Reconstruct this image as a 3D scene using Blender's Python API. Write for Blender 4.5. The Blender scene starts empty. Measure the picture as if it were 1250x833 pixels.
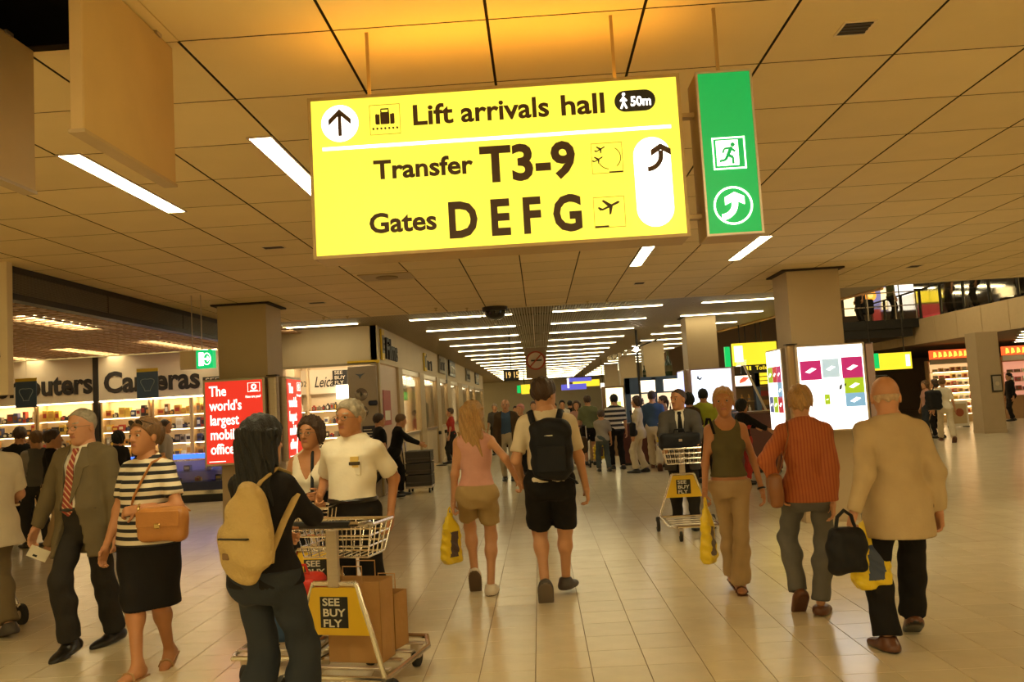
import bpy, bmesh, math, random
import numpy as np
from mathutils import Vector, Matrix
random.seed(7)
sc = bpy.context.scene
COL = sc.collection
# ------------------------------------------------------------------ camera, world, exposure
FPX, PITCH, YAW, ROLL, EYE = 1027.5, .07613, -.02833, .05751, 1.62
def ray(px, py):
    d0 = px-625; d1 = -(py-416.5); d2 = FPX
    c, s = math.cos(ROLL), math.sin(ROLL); R = d0*c+d1*s; U = -d0*s+d1*c
    c, s = math.cos(PITCH), math.sin(PITCH); U, F = U*c+d2*s, d2*c-U*s
    c, s = math.cos(YAW), math.sin(YAW); return Vector((R*c+F*s, F*c-R*s, U))
def on_z(px, py, Z=0.0):
    d = ray(px, py); t = (Z-EYE)/d.z; return Vector((d.x*t, d.y*t, Z))
def on_y(px, py, Y):
    d = ray(px, py); t = Y/d.y; return Vector((d.x*t, Y, EYE+d.z*t))
cam = bpy.data.cameras.new('camera'); camo = bpy.data.objects.new('camera', cam); COL.objects.link(camo)
cam.sensor_fit = 'HORIZONTAL'; cam.sensor_width = 36; cam.lens = FPX/1250*36; cam.clip_end = 300; cam.clip_start = .05
_fw = ray(625, 416.5).normalized(); _rt = (ray(626, 416.5)-ray(625, 416.5)).normalized(); _up = _rt.cross(_fw)
_m = Matrix((( _rt.x, _up.x, -_fw.x, 0), (_rt.y, _up.y, -_fw.y, 0), (_rt.z, _up.z, -_fw.z, EYE), (0, 0, 0, 1)))
camo.matrix_world = _m
sc.camera = camo
world = bpy.data.worlds.new('hall_ambient'); sc.world = world; world.use_nodes = True
world.node_tree.nodes['Background'].inputs[0].default_value = (1.0, .70, .235, 1)
world.node_tree.nodes['Background'].inputs[1].default_value = .40
sc.view_settings.view_transform = 'Standard'; sc.view_settings.look = 'None'
sc.view_settings.exposure = 0.62; sc.view_settings.gamma = 1.0; sc.view_settings.use_curve_mapping = False
LAMP_COL = (1.0, .70, .36)

# ------------------------------------------------------------------ materials
_mats = {}
def srgb(r, g, b):
    f = lambda v: (v/255/12.92) if v <= 10 else ((v/255+.055)/1.055)**2.4
    return (f(r), f(g), f(b))
def mat(name, col, rough=.6, metal=0, var=0.0, scale=8, bump=0.0, bscale=60, spec=.5, alpha=None, trans=0, coat=0, rnd=0.0, stretch=None):
    """principled material; var = noise variation of the colour, bump = fine relief, rnd = brightness change per object"""
    if name in _mats: return _mats[name]
    m = bpy.data.materials.new(name); m.use_nodes = True; nt = m.node_tree; b = nt.nodes['Principled BSDF']
    b.inputs['Base Color'].default_value = (*col, 1); b.inputs['Roughness'].default_value = rough
    b.inputs['Metallic'].default_value = metal; b.inputs['Specular IOR Level'].default_value = spec
    if trans: b.inputs['Transmission Weight'].default_value = trans
    if coat: b.inputs['Coat Weight'].default_value = coat
    if alpha is not None: b.inputs['Alpha'].default_value = alpha
    tc = nt.nodes.new('ShaderNodeTexCoord'); out = None; vec = tc.outputs['Object']
    if stretch:
        mp = nt.nodes.new('ShaderNodeMapping'); mp.inputs['Scale'].default_value = stretch
        nt.links.new(vec, mp.inputs['Vector']); vec = mp.outputs['Vector']
    if var or True:
        v = var or .03
        n = nt.nodes.new('ShaderNodeTexNoise'); n.inputs['Scale'].default_value = scale; n.inputs['Detail'].default_value = 4
        nt.links.new(vec, n.inputs['Vector'])
        mr = nt.nodes.new('ShaderNodeMapRange'); mr.inputs[1].default_value = .25; mr.inputs[2].default_value = .75
        mr.inputs[3].default_value = 1-v; mr.inputs[4].default_value = 1+v
        nt.links.new(n.outputs['Fac'], mr.inputs[0])
        f = mr.outputs[0]
        if rnd:
            oi = nt.nodes.new('ShaderNodeObjectInfo'); m2 = nt.nodes.new('ShaderNodeMapRange')
            m2.inputs[3].default_value = 1-rnd; m2.inputs[4].default_value = 1+rnd
            nt.links.new(oi.outputs['Random'], m2.inputs[0])
            mu = nt.nodes.new('ShaderNodeMath'); mu.operation = 'MULTIPLY'
            nt.links.new(f, mu.inputs[0]); nt.links.new(m2.outputs[0], mu.inputs[1]); f = mu.outputs[0]
        vm = nt.nodes.new('ShaderNodeVectorMath'); vm.operation = 'SCALE'; vm.inputs[0].default_value = col
        nt.links.new(f, vm.inputs['Scale']); nt.links.new(vm.outputs[0], b.inputs['Base Color'])
    if bump:
        n2 = nt.nodes.new('ShaderNodeTexNoise'); n2.inputs['Scale'].default_value = bscale; n2.inputs['Detail'].default_value = 3
        nt.links.new(vec, n2.inputs['Vector'])
        bp = nt.nodes.new('ShaderNodeBump'); bp.inputs['Strength'].default_value = bump; bp.inputs['Distance'].default_value = .02
        nt.links.new(n2.outputs['Fac'], bp.inputs['Height']); nt.links.new(bp.outputs[0], b.inputs['Normal'])
    _mats[name] = m; return m
def emit(name, col, strength):
    if name in _mats: return _mats[name]
    m = bpy.data.materials.new(name); m.use_nodes = True; nt = m.node_tree; b = nt.nodes['Principled BSDF']
    b.inputs['Base Color'].default_value = (*[min(c, .9)*.6 for c in col], 1); b.inputs['Roughness'].default_value = .35
    b.inputs['Emission Color'].default_value = (*col, 1); b.inputs['Emission Strength'].default_value = strength
    _mats[name] = m; return m
def stripe_mat(name, c1, c2, axis, period, duty=.5, rot=(0, 0, 0), rough=.8):
    """two-colour woven stripes along one object axis"""
    if name in _mats: return _mats[name]
    m = mat(name, c1, rough, bump=.15); nt = m.node_tree; b = nt.nodes['Principled BSDF']
    tc = nt.nodes.new('ShaderNodeTexCoord'); mp = nt.nodes.new('ShaderNodeMapping'); mp.inputs['Rotation'].default_value = rot
    nt.links.new(tc.outputs['Object'], mp.inputs['Vector']); sx = nt.nodes.new('ShaderNodeSeparateXYZ'); nt.links.new(mp.outputs[0], sx.inputs[0])
    d = nt.nodes.new('ShaderNodeMath'); d.operation = 'DIVIDE'; d.inputs[1].default_value = period; nt.links.new(sx.outputs[axis], d.inputs[0])
    fr = nt.nodes.new('ShaderNodeMath'); fr.operation = 'FRACT'; nt.links.new(d.outputs[0], fr.inputs[0])
    lt = nt.nodes.new('ShaderNodeMath'); lt.operation = 'LESS_THAN'; lt.inputs[1].default_value = duty; nt.links.new(fr.outputs[0], lt.inputs[0])
    mx = nt.nodes.new('ShaderNodeMix'); mx.data_type = 'RGBA'; mx.inputs[6].default_value = (*c1, 1); mx.inputs[7].default_value = (*c2, 1)
    nt.links.new(lt.outputs[0], mx.inputs[0]); nt.links.new(mx.outputs[2], b.inputs['Base Color'])
    return m

# ------------------------------------------------------------------ mesh helpers
class MB:
    def __init__(s): s.v = []; s.f = []; s.m = []; s.mi = 0
    def add(s, vs, fs):
        o = len(s.v); s.v += [tuple(v) for v in vs]; s.f += [tuple(i+o for i in f) for f in fs]; s.m += [s.mi]*len(fs); return s
    def box(s, x0, x1, y0, y1, z0, z1, bev=0):
        if bev:
            b = bev; vs = []; fs = []
            bm = bmesh.new(); bmesh.ops.create_cube(bm, size=1)
            for v in bm.verts: v.co = Vector(((x0+x1)/2+v.co.x*(x1-x0), (y0+y1)/2+v.co.y*(y1-y0), (z0+z1)/2+v.co.z*(z1-z0)))
            bmesh.ops.bevel(bm, geom=bm.edges[:], offset=b, segments=2 if b > .004 else 1, affect='EDGES', profile=.5)
            bm.verts.index_update(); vs = [v.co[:] for v in bm.verts]; fs = [[v.index for v in f.verts] for f in bm.faces]; bm.free()
            return s.add(vs, fs)
        return s.add([(x0,y0,z0),(x1,y0,z0),(x1,y1,z0),(x0,y1,z0),(x0,y0,z1),(x1,y0,z1),(x1,y1,z1),(x0,y1,z1)],
            [(3,2,1,0),(4,5,6,7),(0,1,5,4),(1,2,6,5),(2,3,7,6),(3,0,4,7)])
    def quad(s, a, b, c, d): return s.add([a,b,c,d], [(0,1,2,3)])
    def prism(s, poly, axis, d0, d1):
        """extrude a 2-D polygon along axis: 'y' poly=(x,z); 'x' poly=(y,z); 'z' poly=(x,y)"""
        n = len(poly)
        mk = {'y': lambda p, d: (p[0], d, p[1]), 'x': lambda p, d: (d, p[0], p[1]), 'z': lambda p, d: (p[0], p[1], d)}[axis]
        vs = [mk(p, d0) for p in poly]+[mk(p, d1) for p in poly]
        fs = [tuple(range(n)), tuple(range(2*n-1, n-1, -1))]+[(i, i+n, (i+1)%n+n, (i+1)%n) for i in range(n)]
        return s.add(vs, fs)
    def tube(s, pts, r, n=8, closed=False, flat=None):
        pts = [Vector(p) for p in pts]; N = len(pts); rings = []; up = None
        for i, p in enumerate(pts):
            a = pts[i-1] if (i > 0 or closed) else p; b = pts[(i+1) % N] if (i < N-1 or closed) else p
            t = (b-a).normalized()
            if up is None: up = Vector((0, 0, 1)) if abs(t.z) < .9 else Vector((0, 1, 0))
            x = t.cross(up)
            if x.length < 1e-5: x = t.orthogonal()
            x.normalize(); u = x.cross(t).normalized(); up = u
            rr = r[i] if isinstance(r, (list, tuple)) else r
            rings.append([p+x*math.cos(2*math.pi*k/n)*rr+u*math.sin(2*math.pi*k/n)*(rr*(flat or 1)) for k in range(n)])
        vs = [v for R in rings for v in R]; fs = []
        for i in range(N if closed else N-1):
            j = (i+1) % N
            for k in range(n): fs.append((i*n+k, i*n+(k+1)%n, j*n+(k+1)%n, j*n+k))
        if not closed: fs += [tuple(range(n-1, -1, -1)), tuple((N-1)*n+k for k in range(n))]
        return s.add(vs, fs)
    def lathe(s, prof, c=(0, 0, 0), n=16, axis='z'):
        vs = []; fs = []
        for r, h in prof:
            for k in range(n):
                a = 2*math.pi*k/n; p = (r*math.cos(a), r*math.sin(a), h)
                if axis == 'y': p = (p[0], p[2], p[1])
                if axis == 'x': p = (p[2], p[0], p[1])
                vs.append((p[0]+c[0], p[1]+c[1], p[2]+c[2]))
        for i in range(len(prof)-1):
            for k in range(n): fs.append((i*n+k, i*n+(k+1)%n, (i+1)*n+(k+1)%n, (i+1)*n+k))
        fs += [tuple(range(n-1, -1, -1)), tuple((len(prof)-1)*n+k for k in range(n))]
        return s.add(vs, fs)
    def disc(s, cx, cz, r, y0, y1, n=32, rz=None):
        return s.prism([(cx+r*math.cos(2*math.pi*k/n), cz+(rz or r)*math.sin(2*math.pi*k/n)) for k in range(n)], 'y', y0, y1)
    def mesh(s, name):
        me = bpy.data.meshes.new(name); me.from_pydata(s.v, [], s.f); me.polygons.foreach_set('material_index', s.m); me.update(); return me
    def build(s, name, m, parent=None, smooth=False, loc=None, rot=None, fix=True):
        me = s.mesh(name)
        for mm in (m if isinstance(m, (list, tuple)) else [m]): me.materials.append(mm)
        if fix:
            bm = bmesh.new(); bm.from_mesh(me); bmesh.ops.recalc_face_normals(bm, faces=bm.faces[:]); bm.to_mesh(me); bm.free()
        if smooth: smooth_by_angle(me)
        return link(name, me, parent, loc, rot)
def smooth_by_angle(me, ang=math.radians(40)):
    me.polygons.foreach_set('use_smooth', [True]*len(me.polygons))
    try: me.set_sharp_from_angle(angle=ang)
    except Exception: pass
def link(name, data, parent=None, loc=None, rot=None):
    o = bpy.data.objects.new(name, data); COL.objects.link(o)
    if loc is not None: o.location = loc
    if rot is not None: o.rotation_euler = rot if isinstance(rot, (tuple, list)) else (0, 0, rot)
    if parent is not None: o.parent = parent
    return o
def tag(o, label=None, cat=None, group=None, kind=None):
    if label: o['label'] = label
    if cat: o['category'] = cat
    if group: o['group'] = group
    if kind: o['kind'] = kind
    return o
def thing(name, label, cat, loc=(0, 0, 0), rz=0, group=None):
    return tag(link(name, None, None, loc, (0, 0, rz)), label, cat, group)
def struct(o, label=None): return tag(o, label, None, None, 'structure')
def copy_tree(o, parent=None):
    c = o.copy(); COL.objects.link(c); c.parent = parent
    if parent is not None: c.matrix_parent_inverse = o.matrix_parent_inverse.copy()
    for ch in [k for k in bpy.data.objects if k.parent == o and k is not c]: copy_tree(ch, c)
    return c
def text(name, body, size, m, parent, loc, rot=(math.pi/2, 0, 0), align='LEFT', fat=0.0, depth=.002, xs=1.0, space=1.0, shear=0.0, width=None):
    """flat lettering as a mesh; width = stretch to that width"""
    cu = bpy.data.curves.new(name, 'FONT'); cu.body = body; cu.size = size; cu.align_x = align; cu.offset = fat*size; cu.extrude = depth
    cu.space_character = space; cu.shear = shear; cu.resolution_u = 3; cu.fill_mode = 'BOTH'
    o = bpy.data.objects.new(name, cu); COL.objects.link(o)
    dg = bpy.context.evaluated_depsgraph_get(); me = bpy.data.meshes.new_from_object(o.evaluated_get(dg)); me.name = name
    bpy.data.objects.remove(o); bpy.data.curves.remove(cu)
    n = len(me.vertices); co = np.empty(n*3); me.vertices.foreach_get('co', co); co = co.reshape(-1, 3)
    if width and n: xs = width/max(1e-6, co[:, 0].max()-co[:, 0].min())
    co[:, 0] *= xs; me.vertices.foreach_set('co', co.ravel()); me.update()
    me.materials.clear(); me.materials.append(m)
    return link(name, me, parent, loc, rot)

# ------------------------------------------------------------------ implicit surfaces -> mesh (surface nets)
def nets(fn, lo, hi, res):
    lo = np.array(lo, float)-2*res; hi = np.array(hi, float)+2*res; B = 4
    nb = np.ceil((hi-lo)/(res*B)).astype(int)+1; N = nb*B
    ax = [lo[i]+(np.arange(nb[i])*B+(B-1)/2)*res for i in range(3)]
    g = np.stack(np.meshgrid(*ax, indexing='ij'), -1).reshape(-1, 3)
    dc = fn(g).reshape(nb); act = np.abs(dc) < B*res*1.15+.012
    big = lambda a: a.repeat(B, 0).repeat(B, 1).repeat(B, 2)
    D = big(dc); A = big(act); idx = np.argwhere(A)
    D[A] = fn(lo+idx*res)
    S = D < 0
    c = [S[dx:N[0]-1+dx, dy:N[1]-1+dy, dz:N[2]-1+dz] for dx in (0, 1) for dy in (0, 1) for dz in (0, 1)]
    cnt = sum(k.astype(np.int8) for k in c); mix = (cnt > 0) & (cnt < 8); cells = np.argwhere(mix)
    if len(cells) == 0: return np.zeros((0, 3)), np.zeros((0, 4), int)
    vid = -np.ones(mix.shape, int); vid[mix] = np.arange(len(cells))
    offs = np.array([(dx, dy, dz) for dx in (0, 1) for dy in (0, 1) for dz in (0, 1)])
    cv = np.stack([D[cells[:, 0]+o[0], cells[:, 1]+o[1], cells[:, 2]+o[2]] for o in offs], 1)
    acc = np.zeros((len(cells), 3)); w = np.zeros(len(cells))
    for i in range(8):
        for j in range(i+1, 8):
            if np.abs(offs[i]-offs[j]).sum() != 1: continue
            a, b = cv[:, i], cv[:, j]; x = (a < 0) != (b < 0)
            t = a/np.where(x, a-b, 1); p = offs[i]+t[:, None]*(offs[j]-offs[i])
            acc += np.where(x[:, None], p, 0); w += x
    V = lo+(cells+acc/w[:, None])*res
    Q = []
    for axis in range(3):
        sl0 = [slice(None)]*3; sl1 = [slice(None)]*3; sl0[axis] = slice(0, -1); sl1[axis] = slice(1, None)
        s0, s1 = S[tuple(sl0)], S[tuple(sl1)]; e = np.argwhere(s0 != s1)
        u, v = (axis+1) % 3, (axis+2) % 3
        ok = (e[:, u] > 0) & (e[:, v] > 0) & (e[:, u] < N[u]-1) & (e[:, v] < N[v]-1); e = e[ok]
        if not len(e): continue
        def cell(du, dv):
            k = e.copy(); k[:, u] += du; k[:, v] += dv; return vid[k[:, 0], k[:, 1], k[:, 2]]
        q = np.stack([cell(-1, -1), cell(0, -1), cell(0, 0), cell(-1, 0)], 1)
        fl = ~s0[tuple(e.T)]; q[fl] = q[fl][:, ::-1]; Q.append(q)
    Q = np.concatenate(Q); Q = Q[(Q >= 0).all(1)]
    return V, Q
def np_mesh(name, V, Q, mats, mi=None, parent=None, loc=None, rot=None, smooth=True):
    me = bpy.data.meshes.new(name); me.from_pydata(V.tolist(), [], Q.tolist())
    for m in mats: me.materials.append(m)
    if mi is not None: me.polygons.foreach_set('material_index', np.asarray(mi, dtype=np.int32))
    if smooth: me.polygons.foreach_set('use_smooth', np.ones(len(me.polygons), dtype=bool))
    me.update(); return link(name, me, parent, loc, rot)
def smin(a, b, k):
    h = np.maximum(k-np.abs(a-b), 0)/k; return np.minimum(a, b)-h*h*k*.25
def smax(a, b, k): return -smin(-a, -b, k)
def cone(p, a, b, ra, rb):
    a = np.asarray(a, float); b = np.asarray(b, float); ab = b-a
    t = np.clip(((p-a)@ab)/max(1e-9, ab@ab), 0, 1)
    return np.sqrt((((p-a)-t[:, None]*ab)**2).sum(1))-(ra+t*(rb-ra))
def ell(p, c, r):
    q = (p-np.asarray(c, float))/np.asarray(r, float); k = np.sqrt((q*q).sum(1)); return (k-1)*min(r)
def rbox(p, c, hs, r):
    q = np.abs(p-np.asarray(c, float))-(np.asarray(hs, float)-r)
    return np.sqrt((np.maximum(q, 0)**2).sum(1))+np.minimum(q.max(1), 0)-r
def wob(p, f=9.0, a=.004, ph=0.0):
    return a*(np.sin(p[:, 0]*f*1.3+p[:, 2]*f*1.9+ph)*np.sin(p[:, 1]*f*1.7-p[:, 2]*f+ph*2)+.6*np.sin(p[:, 2]*f*3.1+p[:, 0]*f*2+ph))
# ------------------------------------------------------------------ shared materials
M_CEIL = mat('ceiling_panel', (.70,.545,.28), .75, var=.03, scale=3, rnd=.05)
M_DARKGAP = mat('dark_joint', (.035,.02,.008), .9)
M_TILE = mat('floor_tile', (.70,.59,.40), .2, var=.05, scale=5, rnd=.035, bump=.03, bscale=20, spec=.55)
M_GROUT = mat('grout', (.20,.13,.065), .8)
M_COL = mat('column_paint', (.50,.38,.23), .55, var=.04, scale=3)
M_BEIGE = mat('beige_panel', (.68,.55,.36), .6, var=.04, scale=2)
M_ALU = mat('brushed_aluminium', (.55,.46,.36), .35, .8, var=.06, scale=10, stretch=(1,1,8))
M_CHROME = mat('chrome', (.72,.66,.56), .2, 1.0)
M_BLACK = mat('black_plastic', (.012,.011,.010), .4)
M_DKMETAL = mat('dark_metal', (.035,.03,.026), .45, .4)
M_RUBBER = mat('rubber', (.02,.018,.016), .8)
M_WHITE = mat('white_paint', (.78,.70,.56), .5)
E_LAMP = emit('fluorescent_tube', (1.0,.86,.48), 25)
E_STRIP = emit('fluorescent_strip', (1.0,.86,.50), 9)
def island_random(m, amt):
    nt = m.node_tree; g = nt.nodes.new('ShaderNodeNewGeometry'); vm = [n for n in nt.nodes if n.type == 'VECT_MATH'][0]
    mr = nt.nodes.new('ShaderNodeMapRange'); mr.inputs[3].default_value = 1-amt; mr.inputs[4].default_value = 1+amt; nt.links.new(g.outputs['Random Per Island'], mr.inputs[0])
    v2 = nt.nodes.new('ShaderNodeVectorMath'); v2.operation = 'SCALE'; nt.links.new(vm.outputs[0], v2.inputs[0]); nt.links.new(mr.outputs[0], v2.inputs['Scale'])
    b = nt.nodes['Principled BSDF']; nt.links.new(v2.outputs[0], b.inputs['Base Color'])
M_TILE2 = mat('floor_tile_far', (.70,.59,.40), .2, var=.05, scale=5, bump=.03, bscale=20, spec=.55); island_random(M_TILE2, .035)
M_CEIL2 = mat('ceiling_panel_far', (.70,.545,.28), .75, var=.03, scale=3); island_random(M_CEIL2, .05)
_W2C = camo.matrix_world.inverted()
def proj(p):
    q = _W2C@Vector(p)
    if q.z > -.1: return None
    return (625+FPX*q.x/-q.z, 416.5-FPX*q.y/-q.z, -q.z)
def in_view(p, pad=60):
    r = proj(p); return r is not None and -pad < r[0] < 1250+pad and -pad < r[1] < 833+pad
# ------------------------------------------------------------------ floor
CEIL = 3.09
fl = struct(MB().box(-18, 30, -6, 66, -.12, -.005).build('floor', M_GROUT), 'pale beige tiled concourse floor with thin dark joints')
T = .3395; FX0 = -.1206; FY0 = 5.615
cells = [(i, j) for i in range(-52, 88) for j in range(-34, 177)]
near = sorted([(FY0+(j+.5)*T, i, j) for (i, j) in cells if -10 < FX0+(i+.5)*T < 12 and in_view((FX0+(i+.5)*T, FY0+(j+.5)*T, 0), 25) and FY0+(j+.5)*T > 1], key=lambda t: t[0])[:300]
nearset = set((i, j) for _, i, j in near)
tm = MB(); a = T/2-.0022; c = .0015
tm.add([(-a,-a,-.006),(a,-a,-.006),(a,a,-.006),(-a,a,-.006),(-a,-a,-c),(a,-a,-c),(a,a,-c),(-a,a,-c),(-a+c,-a+c,0),(a-c,-a+c,0),(a-c,a-c,0),(-a+c,a-c,0)],
       [(0,1,5,4),(1,2,6,5),(2,3,7,6),(3,0,4,7),(4,5,9,8),(5,6,10,9),(6,7,11,10),(7,4,8,11),(8,9,10,11)])
tme = tm.mesh('floor_tile'); tme.materials.append(M_TILE)
for _, i, j in near: link('floor_tile', tme, fl, (FX0+(i+.5)*T, FY0+(j+.5)*T, 0))
V = []; F = []
for (i, j) in cells:
    if (i, j) in nearset: continue
    cx, cy = FX0+(i+.5)*T, FY0+(j+.5)*T; o = len(V)
    V += [(cx-a,cy-a,0),(cx+a,cy-a,0),(cx+a,cy+a,0),(cx-a,cy+a,0)]; F.append((o,o+1,o+2,o+3))
me = bpy.data.meshes.new('floor_tiling'); me.from_pydata(V, [], F); me.materials.append(M_TILE2); tag(link('floor_tiling', me, fl), kind='stuff')
# ------------------------------------------------------------------ ceiling of square panels
WX, WY, CX0, CY0 = .597, .621, 1.0815, 3.7257
CYEND = CY0+WY*14.45
def hole(i, j): return i in (-6, -5) and j in (-4, -3, -2) and not (i == -6 and False)
ccells = [(i, j) for i in range(-10, 24) for j in range(-12, 15)]
base = MB()
for (i, j) in ccells:
    if i == -5 and j in (-4, -3, -2): continue
    x0, y0 = CX0+i*WX, CY0+j*WY; y1 = min(y0+WY, CYEND)
    base.quad((x0,y0,CEIL+.022),(x0,y1,CEIL+.022),(x0+WX,y1,CEIL+.022),(x0+WX,y0,CEIL+.022))
cl = struct(base.build('ceiling', M_DARKGAP, fix=False), 'warm beige suspended ceiling of square panels with dark joints')
LIGHTS = [(-2.43, 4.33, 1.34), (-1.375, 4.26, 1.34), (1.155, 8.05, 1.27), (2.25, 8.0, 1.34)]
def cell_of(x, y): return (math.floor((x-CX0)/WX), math.floor((y-CY0)/WY))
pv = []
for (i, j) in ccells:
    if i == -5 and j in (-4, -3, -2): continue
    x0, y0 = CX0+i*WX+.006, CY0+j*WY+.004; x1, y1 = CX0+(i+1)*WX-.006, CY0+(j+1)*WY-.004
    y1 = min(y1, CYEND)
    pv.append((i, j, x0, x1, y0, y1))
vis = sorted([p for p in pv if in_view(((p[2]+p[3])/2, (p[4]+p[5])/2, CEIL), 60) and p[4] > .8], key=lambda p: (p[4]**2+p[2]**2))[:300]
viskey = set((p[0], p[1]) for p in vis)
hx, hy = WX/2-.006, WY/2-.004
def panel(mb, x0, x1, y0, y1):      # pale face, dark side edges
    mb.mi = 0; mb.quad((x0,y0,CEIL),(x0,y1,CEIL),(x1,y1,CEIL),(x1,y0,CEIL)); mb.mi = 1; h = CEIL+.02
    for a_, b_ in (((x0,y0),(x1,y0)),((x1,y0),(x1,y1)),((x1,y1),(x0,y1)),((x0,y1),(x0,y0))): mb.quad((*a_,CEIL),(*b_,CEIL),(*b_,h),(*a_,h))
    return mb
CEIL_ = CEIL; CEIL = 0; pm = panel(MB(), -hx, hx, -hy, hy).mesh('ceiling_panel'); CEIL = CEIL_; pm.materials.append(M_CEIL); pm.materials.append(M_DARKGAP)
far = MB()
for (i, j, x0, x1, y0, y1) in pv:
    if (i, j) in viskey and y1-y0 > WY-.02: link('ceiling_panel', pm, cl, ((x0+x1)/2, (y0+y1)/2, CEIL))
    else: panel(far, x0, x1, y0, y1)
tag(far.build('ceiling_panelling', [M_CEIL2, M_DARKGAP], cl, fix=False), kind='stuff')
struct(MB().box(-4.9, 16, CYEND-.005, CYEND+.03, CEIL+.002, CEIL+.75).build('trim_1', M_BEIGE), 'beige edge where the panel ceiling ends')
# dark service void above the missing panels
vd = MB(); x0, x1, y0, y1 = CX0-5*WX, CX0-4*WX, CY0-4*WY, CY0-WY
vd.box(x0-.6, x1+.3, y0-.3, y1+.3, 3.9, 3.95).box(x0-.65, x0-.6, y0-.3, y1+.3, CEIL+.03, 3.95).box(x1+.3, x1+.35, y0-.3, y1+.3, CEIL+.03, 3.95).box(x0-.6, x1+.3, y1+.3, y1+.35, CEIL+.03, 3.95).box(x0-.6, x1+.3, y0-.35, y0-.3, CEIL+.03, 3.95)
struct(vd.build('ceiling', mat('service_void', (.02,.014,.008), .9)), 'dark service void above an open ceiling bay')
pd = thing('air_duct', 'dark round duct above the open ceiling bay at top left', 'duct', (-1.75, 2.6, 3.45)); m = MB(); m.tube([(-.35,-.5,0),(.2,.1,.02),(.45,.45,.0)], .13, 14); m.build('duct_pipe', M_DKMETAL, pd, smooth=True)
for t in (.25, .5, .8):
    m = MB(); p = Vector((-.35,-.5,0)).lerp(Vector((.45,.45,0)), t); m.tube([p-Vector((.02,.025,0)), p+Vector((.02,.025,0))], .137, 14); m.build('duct_band', M_ALU, pd)
struct(MB().box(-1.372, x1+.002, y0, y1, CEIL, CEIL+.02).build('trim_3', M_CEIL2), 'narrow beige edge strip beside the open ceiling bay')
# hanging boards at the top left
M_BOARD = mat('board_beige', (.52,.36,.16), .7, var=.05, scale=6)
def hang_board(label, x, y0, y1, z0):
    b = thing('hanging_board', label, 'board', (x, (y0+y1)/2, CEIL)); d = (y1-y0)/2
    MB().box(-.022, .022, -d, d, z0-CEIL, -.004, .004).build('panel', M_BOARD, b)
    m = MB().box(-.026, .026, -d-.003, d+.003, z0-CEIL-.008, z0-CEIL+.004); m.build('edge_strip', mat('board_edge', (.40,.29,.15), .5), b)
    for s in (-.6, .6): MB().box(-.03, .03, d*s-.02, d*s+.02, -.014, -.0).build('bracket', M_ALU, b)
hang_board('large beige board hanging from the ceiling beside the first recessed light', -1.37, 2.49, 3.15, 2.54)
hang_board('beige hanging board cut off by the left edge of the picture', -1.885, 2.3, 3.09, 2.53)
# recessed lights
def recessed(name, label, x, y0, L, w=.115, em=E_LAMP, group=None):
    t = thing(name, label, 'light', (x, y0+L/2, CEIL), 0, group)
    MB().box(-w/2, w/2, -L/2, L/2, -.004, -.001).build('diffuser', em, t)
    f = MB(); o = .012
    f.box(-w/2-o, -w/2, -L/2-o, L/2+o, -.006, 0).box(w/2, w/2+o, -L/2-o, L/2+o, -.006, 0).box(-w/2, w/2, -L/2-o, -L/2, -.006, 0).box(-w/2, w/2, L/2, L/2+o, -.006, 0)
    f.build('frame', M_ALU, t); return t
LL = ['long recessed ceiling light at far left beyond the hanging boards', 'recessed ceiling light running behind the left end of the yellow sign', 'short recessed light seen just under the right end of the yellow sign', 'recessed ceiling light below the green exit sign']
for (x, y, L), lb in zip(LIGHTS, LL): recessed('recessed_light', lb, x, y, L, group='recessed ceiling lights')
for x in (-3.0, -1.0, 1.0, 3.0, 5.5):                    # unseen lamps added behind the camera to light the hall
    for y in (-3.2, -1.0): recessed('recessed_light', 'added unseen ceiling light behind the viewpoint', x, y, 1.34, .2, group='added lights behind the viewpoint')
for (x, y) in ((6.6, 5.0), (6.6, 9.0), (8.9, 7.0), (-3.6, .2)): recessed('recessed_light', 'added unseen ceiling light outside the picture', x, y, 1.34, .2, group='added lights at the sides')  # more unseen lamps, added at the sides for extra light
# vents, loudspeaker, camera dome
def vent(label, x, y, w, l):
    t = thing('ceiling_vent', label, 'vent', (x, y, CEIL)); MB().box(-w/2, w/2, -l/2, l/2, -.003, -.001).build('grille', mat('vent_dark', (.05,.035,.02), .7), t)
    f = MB(); o = .008; f.box(-w/2-o, -w/2, -l/2-o, l/2+o, -.006, 0).box(w/2, w/2+o, -l/2-o, l/2+o, -.006, 0).box(-w/2, w/2, -l/2-o, -l/2, -.006, 0).box(-w/2, w/2, l/2, l/2+o, -.006, 0); f.build('frame', M_BEIGE, t)
    for k in range(4): MB().box(-w/2, w/2, -l/2+(k+.5)*l/4-.004, -l/2+(k+.5)*l/4+.004, -.006, -.003).build('slat', M_DKMETAL, t)
vent('square dark vent in the ceiling right of the green exit sign', 1.39, 3.41, .115, .12)
vent('small dark ceiling vent left of the big sign', -2.2, 7.08, .17, .10)
vent('small dark ceiling vent above the red advertising column', -2.8, 10.75, .2, .14)
vent('small ceiling vent right of the white advertising column', 4.86, 10.77, .15, .2)
vent('tiny ceiling vent near the ceiling edge under the sign', 1.37, 10.77, .12, .16)
t = thing('ceiling_loudspeaker', 'flat ceiling panel with round loudspeaker grille below the big sign', 'loudspeaker', (-1.57, 9.0, CEIL))
MB().box(-.28, .28, -.22, .22, -.01, 0, .003).build('plate', mat('speaker_plate', (.42,.31,.17), .6), t); MB().lathe([(.12,-.012),(.12,-.02),(.09,-.024),(.0005,-.024)], n=24).build('grille', mat('speaker_grille', (.28,.2,.1), .7), t, smooth=True)
t = thing('dome_camera', 'dark smoked security dome at the ceiling edge', 'camera', (-.58, 12.45, CEIL))
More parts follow.
